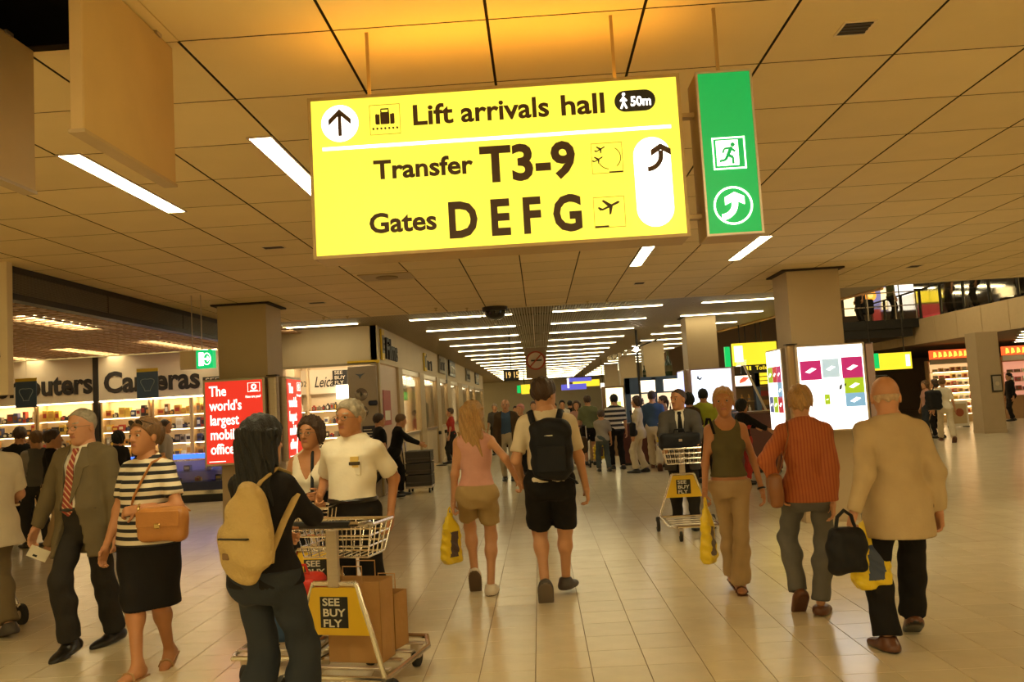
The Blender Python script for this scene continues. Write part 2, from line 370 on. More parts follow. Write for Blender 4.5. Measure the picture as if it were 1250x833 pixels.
MB().lathe([(.19,0),(.19,-.05),(.175,-.06)], n=24).build('mount', M_DKMETAL, t, smooth=True)
MB().lathe([(.165,-.055),(.16,-.1),(.13,-.15),(.08,-.18),(.001,-.19)], n=24).build('dome', mat('smoked_dome', (.012,.01,.008), .08), t, smooth=True)
for k, (px, py) in enumerate(((395,388),(424,386),(532,376),(570,376),(717,368),(741,367))):
    p = on_z(px, py, CEIL); t = thing('sprinkler', ['first','second','third','fourth','fifth','sixth'][k]+' small bright sprinkler from the left along the ceiling edge', 'sprinkler', (p.x, min(p.y, 12.5), CEIL), 0, 'sprinklers along the ceiling edge')
    MB().lathe([(.025,0),(.025,-.012),(.01,-.015),(.01,-.04)], n=10).build('stem', M_CHROME, t); MB().lathe([(.022,-.04),(.022,-.046)], n=10).build('deflector', M_CHROME, t)
# ------------------------------------------------------------------ slatted corridor ceiling with light strips
LZ = 3.35
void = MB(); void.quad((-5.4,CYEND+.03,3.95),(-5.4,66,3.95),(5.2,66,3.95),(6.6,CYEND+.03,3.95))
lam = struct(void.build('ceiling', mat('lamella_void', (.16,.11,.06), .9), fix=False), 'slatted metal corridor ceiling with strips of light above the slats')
sl = MB(); x = -5.35
while x < 6.25:
    yend = 66 if x < 5.0 else 23.5-(x-5.0)*6.6
    sl.box(x, x+.03, CYEND+.05, yend, LZ, LZ+.02); x += .05
tag(sl.build('slat', mat('lamella', (.36,.28,.16), .5, .1), lam, fix=False), kind='stuff')
for y in np.arange(14.2, 60, 2.35):
    MB().box(-5.35, 5.0, y, y+.03, LZ+.022, LZ+.06).build('carrier_rail', M_DKMETAL, lam)
ORD = 'first second third fourth fifth sixth seventh eighth ninth tenth eleventh twelfth thirteenth fourteenth fifteenth sixteenth seventeenth eighteenth nineteenth twentieth'.split(); row = 0
for y in np.arange(15.75, 58, 2.4):
    for (xa, xb) in ((-4.9,-3.35),(-2.35,-1.0),(-.97,-.42),(.35,1.5),(1.53,2.4),(3.15,4.9)):
        row = min(19, int(round((y-15.75)/2.4)))
        if xa < -3 and y > 16.4: continue
        t = thing('light_strip', '%s bank corridor strip light, %s piece, row %s from the viewer' % ('far left' if xa < -3 else 'left' if xa < 0 else 'right' if xa < 3 else 'far right', 'short' if xb-xa < 1 else 'long', ORD[row]), 'light', ((xa+xb)/2, y, LZ-.03), 0, 'strip lights of the corridor ceiling')
        MB().box(-(xb-xa)/2, (xb-xa)/2, -.055, .055, .0, .01).build('tube', E_STRIP, t); MB().box(-(xb-xa)/2, (xb-xa)/2, -.07, .07, .011, .028).build('housing', M_WHITE, t)
struct(MB().tube([(5.1,23.6,LZ-.01),(6.3,15.3,LZ-.01)], .03, 6).build('trim_2', mat('edge_orange', (.75,.42,.12), .4)), 'pale trim along the slanted ceiling edge')
# atrium ceilings and outer walls
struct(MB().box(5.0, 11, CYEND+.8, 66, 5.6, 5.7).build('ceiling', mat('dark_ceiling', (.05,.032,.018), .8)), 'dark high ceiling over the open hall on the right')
struct(MB().box(11, 34, 10, 66, 6.7, 6.8).build('ceiling', mat('upper_ceiling', (.42,.36,.36), .7)), 'pale ceiling over the upper gallery')
struct(MB().box(-5.4, 12, 62, 62.2, 0, 6).build('wall_back', mat('far_wall', (.55,.50,.36), .7)), 'grey green wall closing the far end of the concourse')
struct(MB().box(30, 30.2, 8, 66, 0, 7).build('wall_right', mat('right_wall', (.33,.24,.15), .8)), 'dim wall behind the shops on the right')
struct(MB().box(12, 30, 50, 50.2, 0, 7).build('wall_back', mat('gallery_wall', (.40,.30,.22), .8)), 'wall at the far end of the gallery')
for k, (x, y, z) in enumerate([(7.5,15,5.6),(7.5,20,5.6),(7.5,25,5.6),(7.5,31,5.6),(11.8,17,6.7),(11.8,22,6.7),(11.8,27,6.7),(18,20,6.7),(18,28,6.7),(20,36,6.7)]):  # lamps added out of view to brighten the right side of the hall
    t = thing('added_lamp', 'added square fill lamp high above the open hall, out of sight', 'light', (x, y, z), 0, 'added fill lamps above the open hall'); MB().box(-.45, .45, -.45, .45, -.03, -.02).build('diffuser', emit('hall_fill_lamp', (1.0,.82,.48), 16), t); MB().box(-.5, .5, -.5, .5, -.018, -.001).build('frame', M_WHITE, t)
# ------------------------------------------------------------------ columns
def column(label, x0, x1, y0, d, ztop, plate=True):
    c = struct(link('column', None, None, ((x0+x1)/2, y0+d/2, 0)), label); w = (x1-x0)/2
    MB().box(-w, w, -d/2, d/2, 0, ztop-.02, .006).build('shaft', M_COL, c)
    if plate: MB().box(-w-.06, w+.06, -d/2-.06, d/2+.06, ztop-.022, ztop-.002).build('top_plate', M_DARKGAP, c)
    MB().box(-w-.008, w+.008, -d/2-.008, d/2+.008, 0, .1, .003).build('plinth', M_COL, c)
    return c
column('square beige column carrying the red advertising boxes', -3.98, -3.36, 10.4, .62, CEIL)
column('square beige column carrying the bright white advertising boxes', 3.13, 3.77, 10.4, .62, CEIL)
column('square beige column behind the man with the trolley', 3.28, 3.94, 18.4, .62, LZ)
column('beige column behind the blue perfume kiosk', 3.28, 3.92, 26, .62, LZ)
column('far beige column in the right row, fourth from the front', 3.28, 3.92, 33.6, .62, LZ)
column('farthest visible beige column in the right row', 3.28, 3.92, 41.2, .62, LZ)
column('yellowish column under the gallery in front of the lit shelves', 12.95, 13.6, 25.2, .62, 3.0, False)
# ------------------------------------------------------------------ left shop: louvred fascia, grid ceiling, back wall
fa = struct(link('wall_left', None, None, (-4.55, 9.8, 0)), 'dark louvred fascia over the open shop on the left')
MB().box(-.08, 0, -2.75, 2.85, 2.84, CEIL+.2).build('backing', mat('fascia_back', (.08,.065,.05), .6), fa)
MB().box(0, .015, -2.75, 2.85, 3.03, CEIL-.004).build('top_trim', M_DKMETAL, fa); MB().box(-.1, .02, -2.75, 2.85, 2.79, 2.845).build('bottom_trim', M_DKMETAL, fa)
lv = MB().box(0, .012, -2.75, 2.85, 0, .008).mesh('louvre'); lv.materials.append(mat('louvre_grey', (.16,.135,.10), .5, .3))
for k in range(12): link('louvre', lv, fa, (0, 0, 2.852+k*.0148))
for y in (-1.0, .9): MB().box(0, .014, y-.006, y+.006, 2.845, 3.03).build('joint', M_DKMETAL, fa)
gv = MB(); gv.quad((-15,6,3.75),(-15,19.2,3.75),(-4.6,19.2,3.75),(-4.6,6,3.75))
gc = struct(gv.build('ceiling', mat('shop_void', (.06,.03,.018), .9), fix=False), 'brown open grid ceiling of the camera shop')
g = MB()
for x in np.arange(-14.9, -4.62, .24): g.box(x, x+.035, 6.2, 19, 3.28, 3.30)
for y in np.arange(6.3, 19, .24): g.box(-14.9, -4.62, y, y+.07, 3.28, 3.30)
tag(g.build('grid', mat('grid_brown', (.52,.32,.18), .5), gc, fix=False), kind='stuff')
k = 0
for (pa_, pb_) in (((15,386),(112,400)),((58,425),(150,432)),((170,415),(262,427)),((8,435),(42,439))):
    A_ = on_z(*pa_, 3.31); B_ = on_z(*pb_, 3.31); p = (A_+B_)/2; L = B_.y-A_.y; k += 1
    t = thing('light_strip', 'strip light above the shop grid ceiling, '+['largest and nearest','middle one of three','beside the hanging exit sign','farthest left'][k-1], 'light', (p.x, p.y, 3.31), 0, 'strip lights of the camera shop')
    MB().box(-.17, .17, -L/2, L/2, .0, .012).build('tube', E_STRIP, t); MB().box(-.19, .19, -L/2, L/2, .014, .06).build('housing', M_WHITE, t)
wl = struct(link('wall_back', None, None, (0, 19, 0)), 'shop back wall with sign band above lit shelves')
M_BAND = mat('sign_band', (.62,.52,.38), .5, var=.03, scale=1)
MB().box(-16, -6.2, .35, .45, 0, 3.3).build('backing', mat('shelf_back', (.72,.58,.38), .6), wl)
MB().box(-16, -10.16, -.02, .34, 2.29, 3.26).build('sign_panel', M_BAND, wl); MB().box(-10.06, -6.2, -.02, .34, 2.29, 3.26).build('sign_panel', M_BAND, wl)
MB().box(-10.17, -10.05, -.05, .34, 0, 3.26).build('post', M_DKMETAL, wl)
MB().box(-16, -6.2, -.02, .36, 2.255, 2.288).build('pelmet', M_WHITE, wl); MB().box(-16, -6.2, 0.02, .16, 2.235, 2.254).build('shelf_light', emit('shelf_lamp', (1.0,.76,.42), 12), wl)
M_INK = mat('sign_ink', (.014,.009,.007), .6)
text('lettering', 'Cameras', .66, M_INK, wl, (-9.93, -.035, 2.44), fat=.03, depth=.008, width=2.22)
text('lettering', 'Computers', .66, M_INK, wl, (-12.86, -.035, 2.46), fat=.03, depth=.008, width=2.66)
MB().box(-7.62, -7.1, -.06, .0, 2.34, 2.66).build('black_plate', M_BLACK, wl)
text('lettering', 'SEE\nBUY', .15, mat('plate_letters', (.7,.6,.45), .5), wl, (-7.56, -.072, 2.53), fat=.01, width=.42)
struct(MB().box(-6.2, -5.3, 18.2, 19.6, 0, 3.6).build('wall_left', M_BEIGE), 'beige wall end between the two left shops')
struct(MB().box(-16, -15.8, 5, 20, 0, 3.7).build('wall_left', M_BEIGE), 'far left wall of the camera shop')
# sign board with the letter s at the left edge
t = thing('shop_sign', 'beige sign board at the left edge showing the end of a dark red word', 'sign', (-4.9, 7.0, 1.95))
MB().box(-.5, .44, -.04, .04, 0, 1.14, .006).build('board', M_BOARD if False else mat('sign_beige', (.62,.50,.32), .6), t)
text('lettering', 's', .72, mat('dark_red_ink', (.10,.015,.012), .5), t, (.115, -.048, .24), fat=.02, depth=.006)
for x in (-.4, .3): MB().tube([(x,0,1.14),(x,0,1.2)], .012, 8).build('hanger', M_ALU, t)
# ------------------------------------------------------------------ second left shop and the glazed facade down the corridor
FXX = -3.15
lf = struct(link('wall_left', None, None, (0, 16.5, 0)), 'beige fascia over the small camera shop facing the viewer')
MB().box(-5.3, FXX, 0, .25, 2.6, LZ+.02).build('fascia', M_BEIGE, lf); MB().box(-5.3, FXX-.02, -.02, .0, 2.58, 2.63).build('lower_trim', M_ALU, lf)
MB().box(-5.3, -5.05, 0, .25, 0, 2.6).build('jamb', M_BEIGE, lf)
MB().box(-5.3, -5.05, -.4, 0, 2.9, 3.4).build('dark_return', M_DKMETAL, lf)
MB().box(-6, FXX-.1, 2.3, 2.4, 0, 2.9).build('back_panel', mat('leica_back', (.74,.62,.44), .6), lf); MB().box(-6.2, FXX, .1, 2.4, 2.95, 3.0).build('shop_ceiling', M_WHITE, lf)
MB().box(-5.4, -3.5, 1.0, 1.5, 2.92, 2.945).build('shop_fill_lamp', emit('shop_fill_lamp', (1.0,.78,.48), 8), lf)  # lamp added under the shop ceiling to brighten the interior
MB().box(-5.75, -5.16, 2.2, 2.3, 2.12, 2.66).build('header_panel', M_WHITE, lf); MB().box(-5.11, -4.0, 2.2, 2.3, 2.12, 2.66).build('header_panel', M_WHITE, lf)
text('lettering', 'Leica', .34, M_INK, lf, (-5.01, 2.19, 2.27), shear=.35, fat=.006, width=.44)
text('lettering', '2002', .17, M_INK, lf, (-5.48, 2.19, 2.3), width=.30)
MB().box(-4.56, -4.24, 2.1, 2.2, 2.30, 2.62).build('black_plate', M_BLACK, lf); text('lettering', 'SEE\nBUY\nFLY', .11, M_WHITE, lf, (-4.52, 2.09, 2.53), width=.24)
MB().box(-4.48, -4.2, 2.05, 2.1, 1.98, 2.28).build('light_box', emit('small_lightbox', (1,.9,.7), 3), lf)
MB().box(-5.155, -5.115, 2.1, 2.3, 0, 2.7).build('divider', M_BEIGE, lf)
# display pillar with round emblems and plates
dp = thing('display_pillar', 'metal display pillar with round glass roundels beside the camera shop entrance', 'pillar', (-3.45, 16.45, 0))
MB().box(-.27, .29, -.06, .08, 0, 2.56, .01).build('panel', mat('pillar_grey', (.40,.33,.27), .35, .5), dp)
for z in (2.0, 1.66):
    m = MB(); m.lathe([(.001,-.02),(.10,-.02),(.12,-.012),(.125,0)], n=24, axis='y'); m.build('roundel', mat('roundel_glass', (.30,.25,.22), .15, .6), dp, loc=(-.02,-.062,z), smooth=True)
    MB().prism([(.0,-.06),(.03,.0),(.0,.07),(-.02,.0)], 'y', -.09, -.084).build('roundel_mark', M_BLACK, dp, loc=(-.02,0,z))
m = MB(); m.prism([(-.11,.05),(-.03,.0),(-.01,-.06),(.02,.0),(.1,.06),(.02,.035),(-.02,.035)], 'y', -.07, -.062); m.build('winged_emblem', mat('emblem_blue', (.10,.12,.16), .4), dp, loc=(-.02,0,2.36))
MB().box(.12, .30, -.09, -.062, 1.77, 1.87, .03).build('oval_plate', mat('plate_blue', (.02,.025,.06), .3), dp); MB().box(-.02, .26, -.085, -.062, 1.02, 1.38, .004).build('notice', mat('notice_navy', (.03,.03,.06), .5), dp)
m = MB()
for k in range(5): m.box(0.0, .22 if k % 2 else .16, -.089, -.085, 1.08+k*.055, 1.095+k*.055)
m.build('notice_lines', M_WHITE, dp); MB().box(.16, .33, -.09, -.062, .78, .88, .03).build('oval_plate', mat('plate_blue2', (.10,.09,.10), .3), dp)
# facade
fc = struct(link('wall_left', None, None, (FXX, 16.5, 0)), 'glazed shop facade running down the left side of the corridor')
MB().box(-.12, .02, 0, 12.2, 2.62, LZ+.02).build('fascia', M_BEIGE, fc); MB().box(-.12, .02, 12.5, 31, 2.62, LZ+.02).build('fascia', M_BEIGE, fc)
MB().box(-.12, .03, 12.2, 12.5, 2.5, LZ+.02).build('fascia_joint', M_DKMETAL, fc)
BAY = [0, 2.35, 2.9, 5.7, 6.6, 9.4, 10.3, 12.45, 13.5, 16.3, 18, 21.2, 24.6, 30.5]
M_POST = mat('facade_post', (.50,.37,.20), .5, var=.05)
M_GLASS = mat('shop_glass', (.9,.85,.75), .05, trans=1.0)
struct(MB().box(-7.5, -6.0 if False else -5.6, 19.6, 48, 0, 3.4).build('wall_left', mat('shop_inner', (.50,.34,.18), .8)), 'inner back wall of the corridor shops')
struct(MB().box(-5.6, FXX-.12, 19.6, 48, 3.3, 3.4).build('ceiling', mat('shop_inner_ceiling', (.3,.22,.13), .8)), 'ceiling of the corridor shops')
for k, (a_, b_) in enumerate(((0,.15),(2.35,2.9),(5.7,6.6),(9.4,10.3),(12.45,13.5),(16.3,18),(21.2,21.6),(24.6,25),(30.3,31))):
    MB().box(-.13, .03, a_, b_, 0, 2.62, .01).build('post', M_POST, fc)
MB().box(-.06, -.03, .15, 2.35, 0, 2.6).build('pale_panel', mat('pinkish_panel', (.62,.46,.34), .5), fc)
bays = [(2.9,5.7),(6.6,9.4),(10.3,12.45),(13.5,16.3),(18,21.2),(21.6,24.6),(25,30.3)]
for k, (a_, b_) in enumerate(bays):
    MB().box(-1.6, -.6, a_+.2, b_-.2, 3.2, 3.24).build('shop_fill_lamp', emit('bay_fill_lamp', (1.0,.80,.46), 9), fc)  # lamp added in each bay so the windows look brighter
    n = 3; w = (b_-a_)/n
    for q in range(n): MB().box(-.08, -.04, a_+q*w+.012, a_+(q+1)*w-.012, .02, 1.05, .004).build('base_board', M_BEIGE, fc)
    wn = MB(); wn.box(-.08, -.0, a_, b_, 1.05, 1.11).box(-.08, 0, a_, b_, 2.5, 2.62); wo = wn.build('window_frame', M_ALU, fc)
    MB().box(-.05, -.042, a_+.01, b_-.01, 1.11, 2.5).build('pane', M_GLASS, wo)
    cols = [emit('bay_cream_glow', (1.0,.76,.42), 1.1), mat('bay_brown', (.10,.055,.03), .6), mat('bay_blue', (.012,.014,.04), .5), mat('bay_brown', (.10,.055,.03), .6), emit('bay_cream_glow2', (1.0,.78,.45), 1.3), mat('bay_brown', (.1,.05,.03), .6), mat('bay_blue', (.01,.01,.03), .5)]  # cream backs glow by themselves, standing in for lit interiors
    MB().box(-.42, -.38, a_+.2, b_-.1, 1.11, 2.45).build('display_back', cols[k], wo)
    for q in range(3): MB().lathe([(.03,0),(.035,-.05),(.02,-.055)], n=8).build('spotlight', emit('spot', (1,.85,.6), 14), wo, loc=(-.2, a_+(q+.6)*w, 2.5))
# items hanging in the windows
t = thing('display_monitor', 'black box shaped monitor mounted in the first lit shop window', 'monitor', (-3.32, 20.3, 1.98)); MB().box(-.13, .1, -.28, .28, -.1, .33, .02).build('case', M_BLACK, t); MB().box(.1, .105, -.22, .22, -.03, .27).build('screen', mat('screen_off', (.02,.02,.022), .1), t); MB().tube([(-.03,0,.33),(-.03,0,.62)], .02, 8).build('bracket', M_DKMETAL, t)
t = thing('display_bust', 'dark torso shaped display in the second shop window', 'display', (-3.36, 24.7, 1.11))
V, Q = nets(lambda p: smin(ell(p, (0,0,.28), (.1,.28,.3)), ell(p, (0,.05,.62), (.08,.1,.13)), .08), (-.2,-.4,0), (.2,.4,.85), .03); np_mesh('torso', V, Q, [mat('bust_dark', (.03,.02,.02), .6)], None, t); MB().lathe([(.12,0),(.12,.03)], n=12).build('stand', M_DKMETAL, t)
t = thing('poster', 'small red poster on the pale panel by the corner', 'poster', (FXX-.02, 17.5, 1.36)); MB().box(-.005, .005, -.42, .42, 0, .72).build('sheet', mat('poster_red', (.42,.05,.03), .5), t); MB().box(.004, .008, -.3, .3, .1, .3).build('white_block', M_WHITE, t)
# projecting fascia signs
def blocks(t, m, x, y0, y1, z0, z1, n):      # unreadable lettering seen at a sharp angle: a row of dark strokes
    b = MB(); r = random.Random(n); w = (y1-y0)/n
    for k in range(n):
        y = y0+k*w; hh = (z1-z0)*(1 if k == 0 else r.uniform(.55, .8)); b.box(x, x+.012, y, y+w*.28, z0, z0+hh); b.box(x, x+.012, y+w*.28, y+w*.7, z0+hh*.8, z0+hh)
        if k % 2: b.box(x, x+.012, y+w*.5, y+w*.72, z0, z0+hh)
    b.build('lettering', m, t)
def fascia_sign(label, y, col, bcol, letters, w=1.15, h=.56, z=2.78):
    t = thing('fascia_sign', label, 'sign', (FXX+.03, y, z), 0, 'signs along the corridor fascia'); MB().box(0, .05, 0, w, 0, h, .004).build('panel', bcol, t)
    blocks(t, col, .05, .08, w-.08, .1, h*.8, letters)
M_YEL = mat('sign_yellow', (.78,.52,.03), .5); M_SGREY = mat('sign_grey', (.26,.22,.15), .6)
t = thing('corner_sign', 'yellow edged sign with dark lettering at the facade corner', 'sign', (FXX+.03, 16.75, 2.68)); MB().box(0, .04, 0, .28, 0, .62, .004).build('yellow_panel', M_YEL, t); MB().box(.04, .045, .02, .26, .14, .5).build('inset', M_SGREY, t)
text('lettering', 'E', .36, M_INK, t, (.05, .05, .2), rot=(math.pi/2, 0, math.pi/2), fat=.02); text('lettering', 'Films', .6, M_INK, t, (.03, .42, .06), rot=(math.pi/2, 0, math.pi/2), fat=.025, width=1.35, depth=.02)
MB().box(-.62, .02, -.27, -.25, -.07, -.01).build('yellow_strip', M_YEL, t)
t = thing('corner_sign', 'second yellow edged facade sign farther down the corridor', 'sign', (FXX+.03, 23.0, 2.7)); MB().box(0, .04, 0, .4, 0, .5, .004).build('yellow_panel', M_YEL, t); MB().box(.04, .045, .05, .35, .1, .42).build('inset', M_SGREY, t); blocks(t, M_INK, .0, .5, 1.9, .06, .5, 4)
fascia_sign('flat grey fascia sign, third along the corridor', 26.4, M_INK, M_SGREY, 5, 1.6)
fascia_sign('black fascia sign past the dark joint', 29.4, M_WHITE, M_BLACK, 6, 2.0)
fascia_sign('grey fascia sign near the end of the facade', 36.2, M_INK, M_SGREY, 4, 2.0)
fascia_sign('last dark fascia sign before the far wall', 41.5, M_WHITE, M_DKMETAL, 3, 2.2)

for k, (px, Y) in enumerate(((527, 24.5), (535, 25.6), (541, 26.9))):
    p = on_y(px, 560, Y); t = thing('barrier_post', 'slim metal barrier post by the shop windows, %s from the viewer' % ['first', 'second', 'third'][k], 'post', (p.x+.28, Y, 0), 0, 'barrier posts by the shop windows')
    MB().lathe([(.16,0),(.16,.02),(.04,.035)], n=16).build('base', M_DKMETAL, t); MB().lathe([(.03,.03),(.03,.98)], n=10).build('pole', M_ALU, t); MB().lathe([(.045,.9),(.045,.99),(.02,1.0)], n=10).build('head', M_BLACK, t)
for k, (px, Y) in enumerate(((514, 20.6), (522, 22.4))):
    p = on_y(px, 575, Y); t = thing('floor_sign', 'small yellow folding floor sign by the shop window, %s' % ['nearer one', 'farther one'][k], 'sign', (p.x-.05, Y, 0), 0, 'yellow floor signs')
    MB().prism([(-.12,0),(.12,0),(.07,.5),(-.07,.5)], 'y', -.1, -.085).build('front_leaf', M_YEL, t, rot=(-.12,0,0)); MB().prism([(-.12,0),(.12,0),(.07,.5),(-.07,.5)], 'y', .085, .1).build('rear_leaf', M_YEL, t, rot=(.12,0,0))
# ------------------------------------------------------------------ the big overhead sign
Y_FACE = emit('sign_yellow_lit', (1.0,.86,.07), .74)
def lit_yellow():
    m = Y_FACE; return m
SW_ = emit('sign_white_lit', (1.0,.93,.80), 2.2); M_BRN = mat('sign_brown', (.055,.022,.004), .5)
M_FRAME = mat('sign_frame', (.40,.27,.11), .4, .3)
SY = 3.07; SX0, SX1, SZ0, SZ1 = -.805, .590, 2.20, 2.815
bs = thing('direction_sign', 'large lit yellow overhead sign to lift, transfer and gates', 'sign', ((SX0+SX1)/2, SY, SZ0)); cxs = (SX0+SX1)/2
def SP(px, py): p = on_y(px, py, SY); return (p.x-cxs, p.z-SZ0)
hw = (SX1-SX0)/2; hh = SZ1-SZ0
m = MB(); m.box(-hw, hw, .012, .17, 0, hh, .004); m.build('housing', M_FRAME, bs)
MB().box(-hw+.012, hw-.012, .0, .014, .012, hh-.012).build('face', Y_FACE, bs)
f = MB(); f.box(-hw, hw, -.004, .014, 0, .012).box(-hw, hw, -.004, .014, hh-.012, hh).box(-hw, -hw+.012, -.004, .014, .012, hh-.012).box(hw-.012, hw, -.004, .014, .012, hh-.012); f.build('frame', M_FRAME, bs)
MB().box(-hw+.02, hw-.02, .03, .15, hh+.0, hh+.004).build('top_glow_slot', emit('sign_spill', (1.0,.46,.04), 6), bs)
def stext(body, px0, px1, py_base, cap_px, fat=.012):
    a = SP(px0, py_base); b = SP(px1, py_base); x0, x1 = a[0], b[0]; z = a[1]
    hgt = cap_px*3.07/FPX*1.0; text('lettering', body, hgt/.70, M_BRN, bs, (x0, -.004, z), fat=fat, depth=.0015, width=x1-x0)
stext('Lift', 503, 552, 153, 25, .022); stext('arrivals', 563, 671, 149, 25, .022); stext('hall', 684, 737, 141, 25, .022)
stext('Transfer', 457, 579, 219, 23, .026); stext('T3-9', 588, 705, 222, 43, .034)
stext('Gates', 451, 533, 285, 24, .026); stext('D E F G', 547, 710, 290, 43, .034)
# white rule under the first line
a = SP(394, 182); b = SP(819, 155); MB().box(a[0], b[0], -.003, 0, (a[1]+b[1])/2-.006, (a[1]+b[1])/2+.006).build('white_rule', SW_, bs)
# white disc with arrow
c = SP(415, 151); MB().disc(c[0], c[1], .070, -.003, 0).build('white_disc', SW_, bs)
def arrow_up(mb, cx, cz, r, y0, y1, w=.012):
    mb.prism([(cx-w/2, cz-r*.72), (cx+w/2, cz-r*.72), (cx+w/2, cz+r*.5), (cx-w/2, cz+r*.5)], 'y', y0, y1)
    for s in (-1, 1): mb.prism([(cx, cz+r*.80), (cx, cz+r*.48), (cx+s*r*.62, cz-r*.10), (cx+s*r*.62, cz+r*.22)][::s], 'y', y0, y1)
m = MB(); arrow_up(m, c[0], c[1], .068, -.006, -.003, .013); m.build('arrow', M_BRN, bs)
# white pill with bent arrow
c = SP(798, 222); hh2 = .168; R = .068
pill = [(c[0]+R*math.cos(t), c[1]+hh2-R+R*math.sin(t)) for t in np.linspace(0, math.pi, 16)]+[(c[0]+R*math.cos(t), c[1]-hh2+R+R*math.sin(t)) for t in np.linspace(math.pi, 2*math.pi, 16)]
MB().prism(pill, 'y', -.003, 0).build('white_pill', SW_, bs)
def bent_arrow(mb, cx, cz, s, y0, y1, w=.3):
    """shaft curving from the lower left up to an arrow head that points up"""
    n = 10; pts = []
    for k in range(n+1):
        t = k/n; a = math.radians(90*t); pts.append((-.75+.95*math.sin(a), -.80+.95*(1-math.cos(a)), math.cos(a), math.sin(a)))
    pts.append((.2, .45, 0, 1))
    for a, b in zip(pts, pts[1:]):
        q = [(a[0]-a[3]*w/2, a[1]+a[2]*w/2), (a[0]+a[3]*w/2, a[1]-a[2]*w/2), (b[0]+b[3]*w/2, b[1]-b[2]*w/2), (b[0]-b[3]*w/2, b[1]+b[2]*w/2)]
        mb.prism([(cx+x*s, cz+z*s) for x, z in q], 'y', y0, y1)
    for g in (-1, 1): mb.prism([(cx+x*s, cz+z*s) for x, z in [(.2, .95), (.2, .95-w*1.35), (.2+g*.68, .28-w*.55), (.2+g*.68, .28+w*.8)]], 'y', y0, y1)
m = MB(); c2 = SP(803, 189); bent_arrow(m, c2[0], c2[1]-.010, .054, -.006, -.003, .32); m.build('bent_arrow', M_BRN, bs)
# pictogram frames and pictograms
M_LINE = mat('sign_fineline', (.55,.42,.08), .5)
def picto(px, py, w=.115):
    x, z = SP(px, py); f = MB(); o = w/2; t = .0016
    f.box(x-o, x+o, -.003, 0, z-o, z-o+t).box(x-o, x+o, -.003, 0, z+o-t, z+o).box(x-o, x-o+t, -.003, 0, z-o, z+o).box(x+o-t, x+o, -.003, 0, z-o, z+o); f.build('pictogram_border', M_LINE, bs); return x, z
x, z = picto(470, 146)
m = MB(); m.box(x-.017, x+.017, -.004, 0, z-.018, z+.028, .003).box(x-.036, x-.026, -.004, 0, z-.018, z+.022, .003).box(x+.026, x+.036, -.004, 0, z-.018, z+.022, .003).box(x-.03, x-.02, -.004, 0, z-.018, z+.02).box(x+.02, x+.03, -.004, 0, z-.018, z+.02)
m.tube([(x-.014,-.002,z+.028),(x-.014,-.002,z+.04),(x+.014,-.002,z+.04),(x+.014,-.002,z+.028)], .003, 6)
for k in range(7): m.disc(x-.045+k*.015, z-.034, .004, -.004, 0, 8)
m.build('suitcase_pictogram', M_BRN, bs)
def plane(mb, cx, cz, s, ang, y0=-.004, y1=0):
    c, q = math.cos(ang), math.sin(ang); tr = lambda pts: [(cx+(x*c-z*q)*s, cz+(x*q+z*c)*s) for x, z in pts]
    for poly in ([(-1,.06),(-.9,.12),(.8,.12),(1,.0),(.8,-.10),(-.9,-.04)], [(.15,.08),(-.35,.85),(-.55,.85),(-.25,.08)], [(.2,-.06),(-.3,-.7),(-.5,-.7),(-.2,-.06)], [(-.8,.08),(-1.05,.42),(-1.2,.42),(-1.1,.02)]): mb.prism(tr(poly), 'y', y0, y1)
x, z = picto(741, 193)
m = MB(); plane(m, x-.022, z+.034, .019, .5); m.build('aircraft_pictogram', M_BRN, bs); m = MB(); plane(m, x-.032, z-.004, .019, .5); m.build('aircraft_pictogram', M_BRN, bs)
MB().box(x+.005, x+.055, -.004, 0, z-.057, z-.052).build('runway_bar', M_BRN, bs)
m = MB()
for a0, a1 in ((-.9, 1.0), (3.6, 4.6)):
    m.tube([(x+.008+.042*math.cos(t), -.002, z+.0+.042*math.sin(t)) for t in np.linspace(a0, a1, 10)], .0018, 5)
m.build('transfer_ring', mat('sign_green_line', (.25,.22,.01), .5), bs)
x, z = picto(744, 259)
m = MB(); plane(m, x+.006, z+.022, .038, .42); m.build('aircraft_pictogram', M_BRN, bs); MB().box(x-.055, x-.005, -.004, 0, z-.056, z-.05).build('runway_bar', M_BRN, bs)
# black pill with walking man and 50m
c = SP(775, 123); hw2, R = .076, .040
pill = [(c[0]+hw2-R+R*math.cos(t), c[1]+R*math.sin(t)) for t in np.linspace(-math.pi/2, math.pi/2, 14)]+[(c[0]-hw2+R+R*math.cos(t), c[1]+R*math.sin(t)) for t in np.linspace(math.pi/2, 1.5*math.pi, 14)]
pl_ = MB().prism(pill, 'y', -.003, 0).build('black_pill', M_BLACK, bs)
text('lettering', '50m', .05, SW_, bs, (c[0]-.018, -.004, c[1]-.02), fat=.02, width=.075, depth=.0015)
m = MB(); wx, wz = c[0]-.043, c[1]; m.disc(wx+.002, wz+.026, .006, -.005, -.002, 10)
for a_, b_ in (((0,.017),(0,-.004)),((0,-.004),(.011,-.028)),((0,-.004),(-.010,-.028)),((0,.014),(.012,.0)),((0,.014),(-.011,.0))): m.tube([(wx+a_[0],-.004,wz+a_[1]),(wx+b_[0],-.004,wz+b_[1])], .0035, 6)
m.build('walking_man', SW_, bs)
for px, py in ((449, 70), (747, 50)):
    p = on_y(px, py, SY+.08); MB().box(p.x-cxs-.006, p.x-cxs+.006, .07, .082, hh, CEIL-SZ0).build('hanging_rod', M_FRAME, bs)
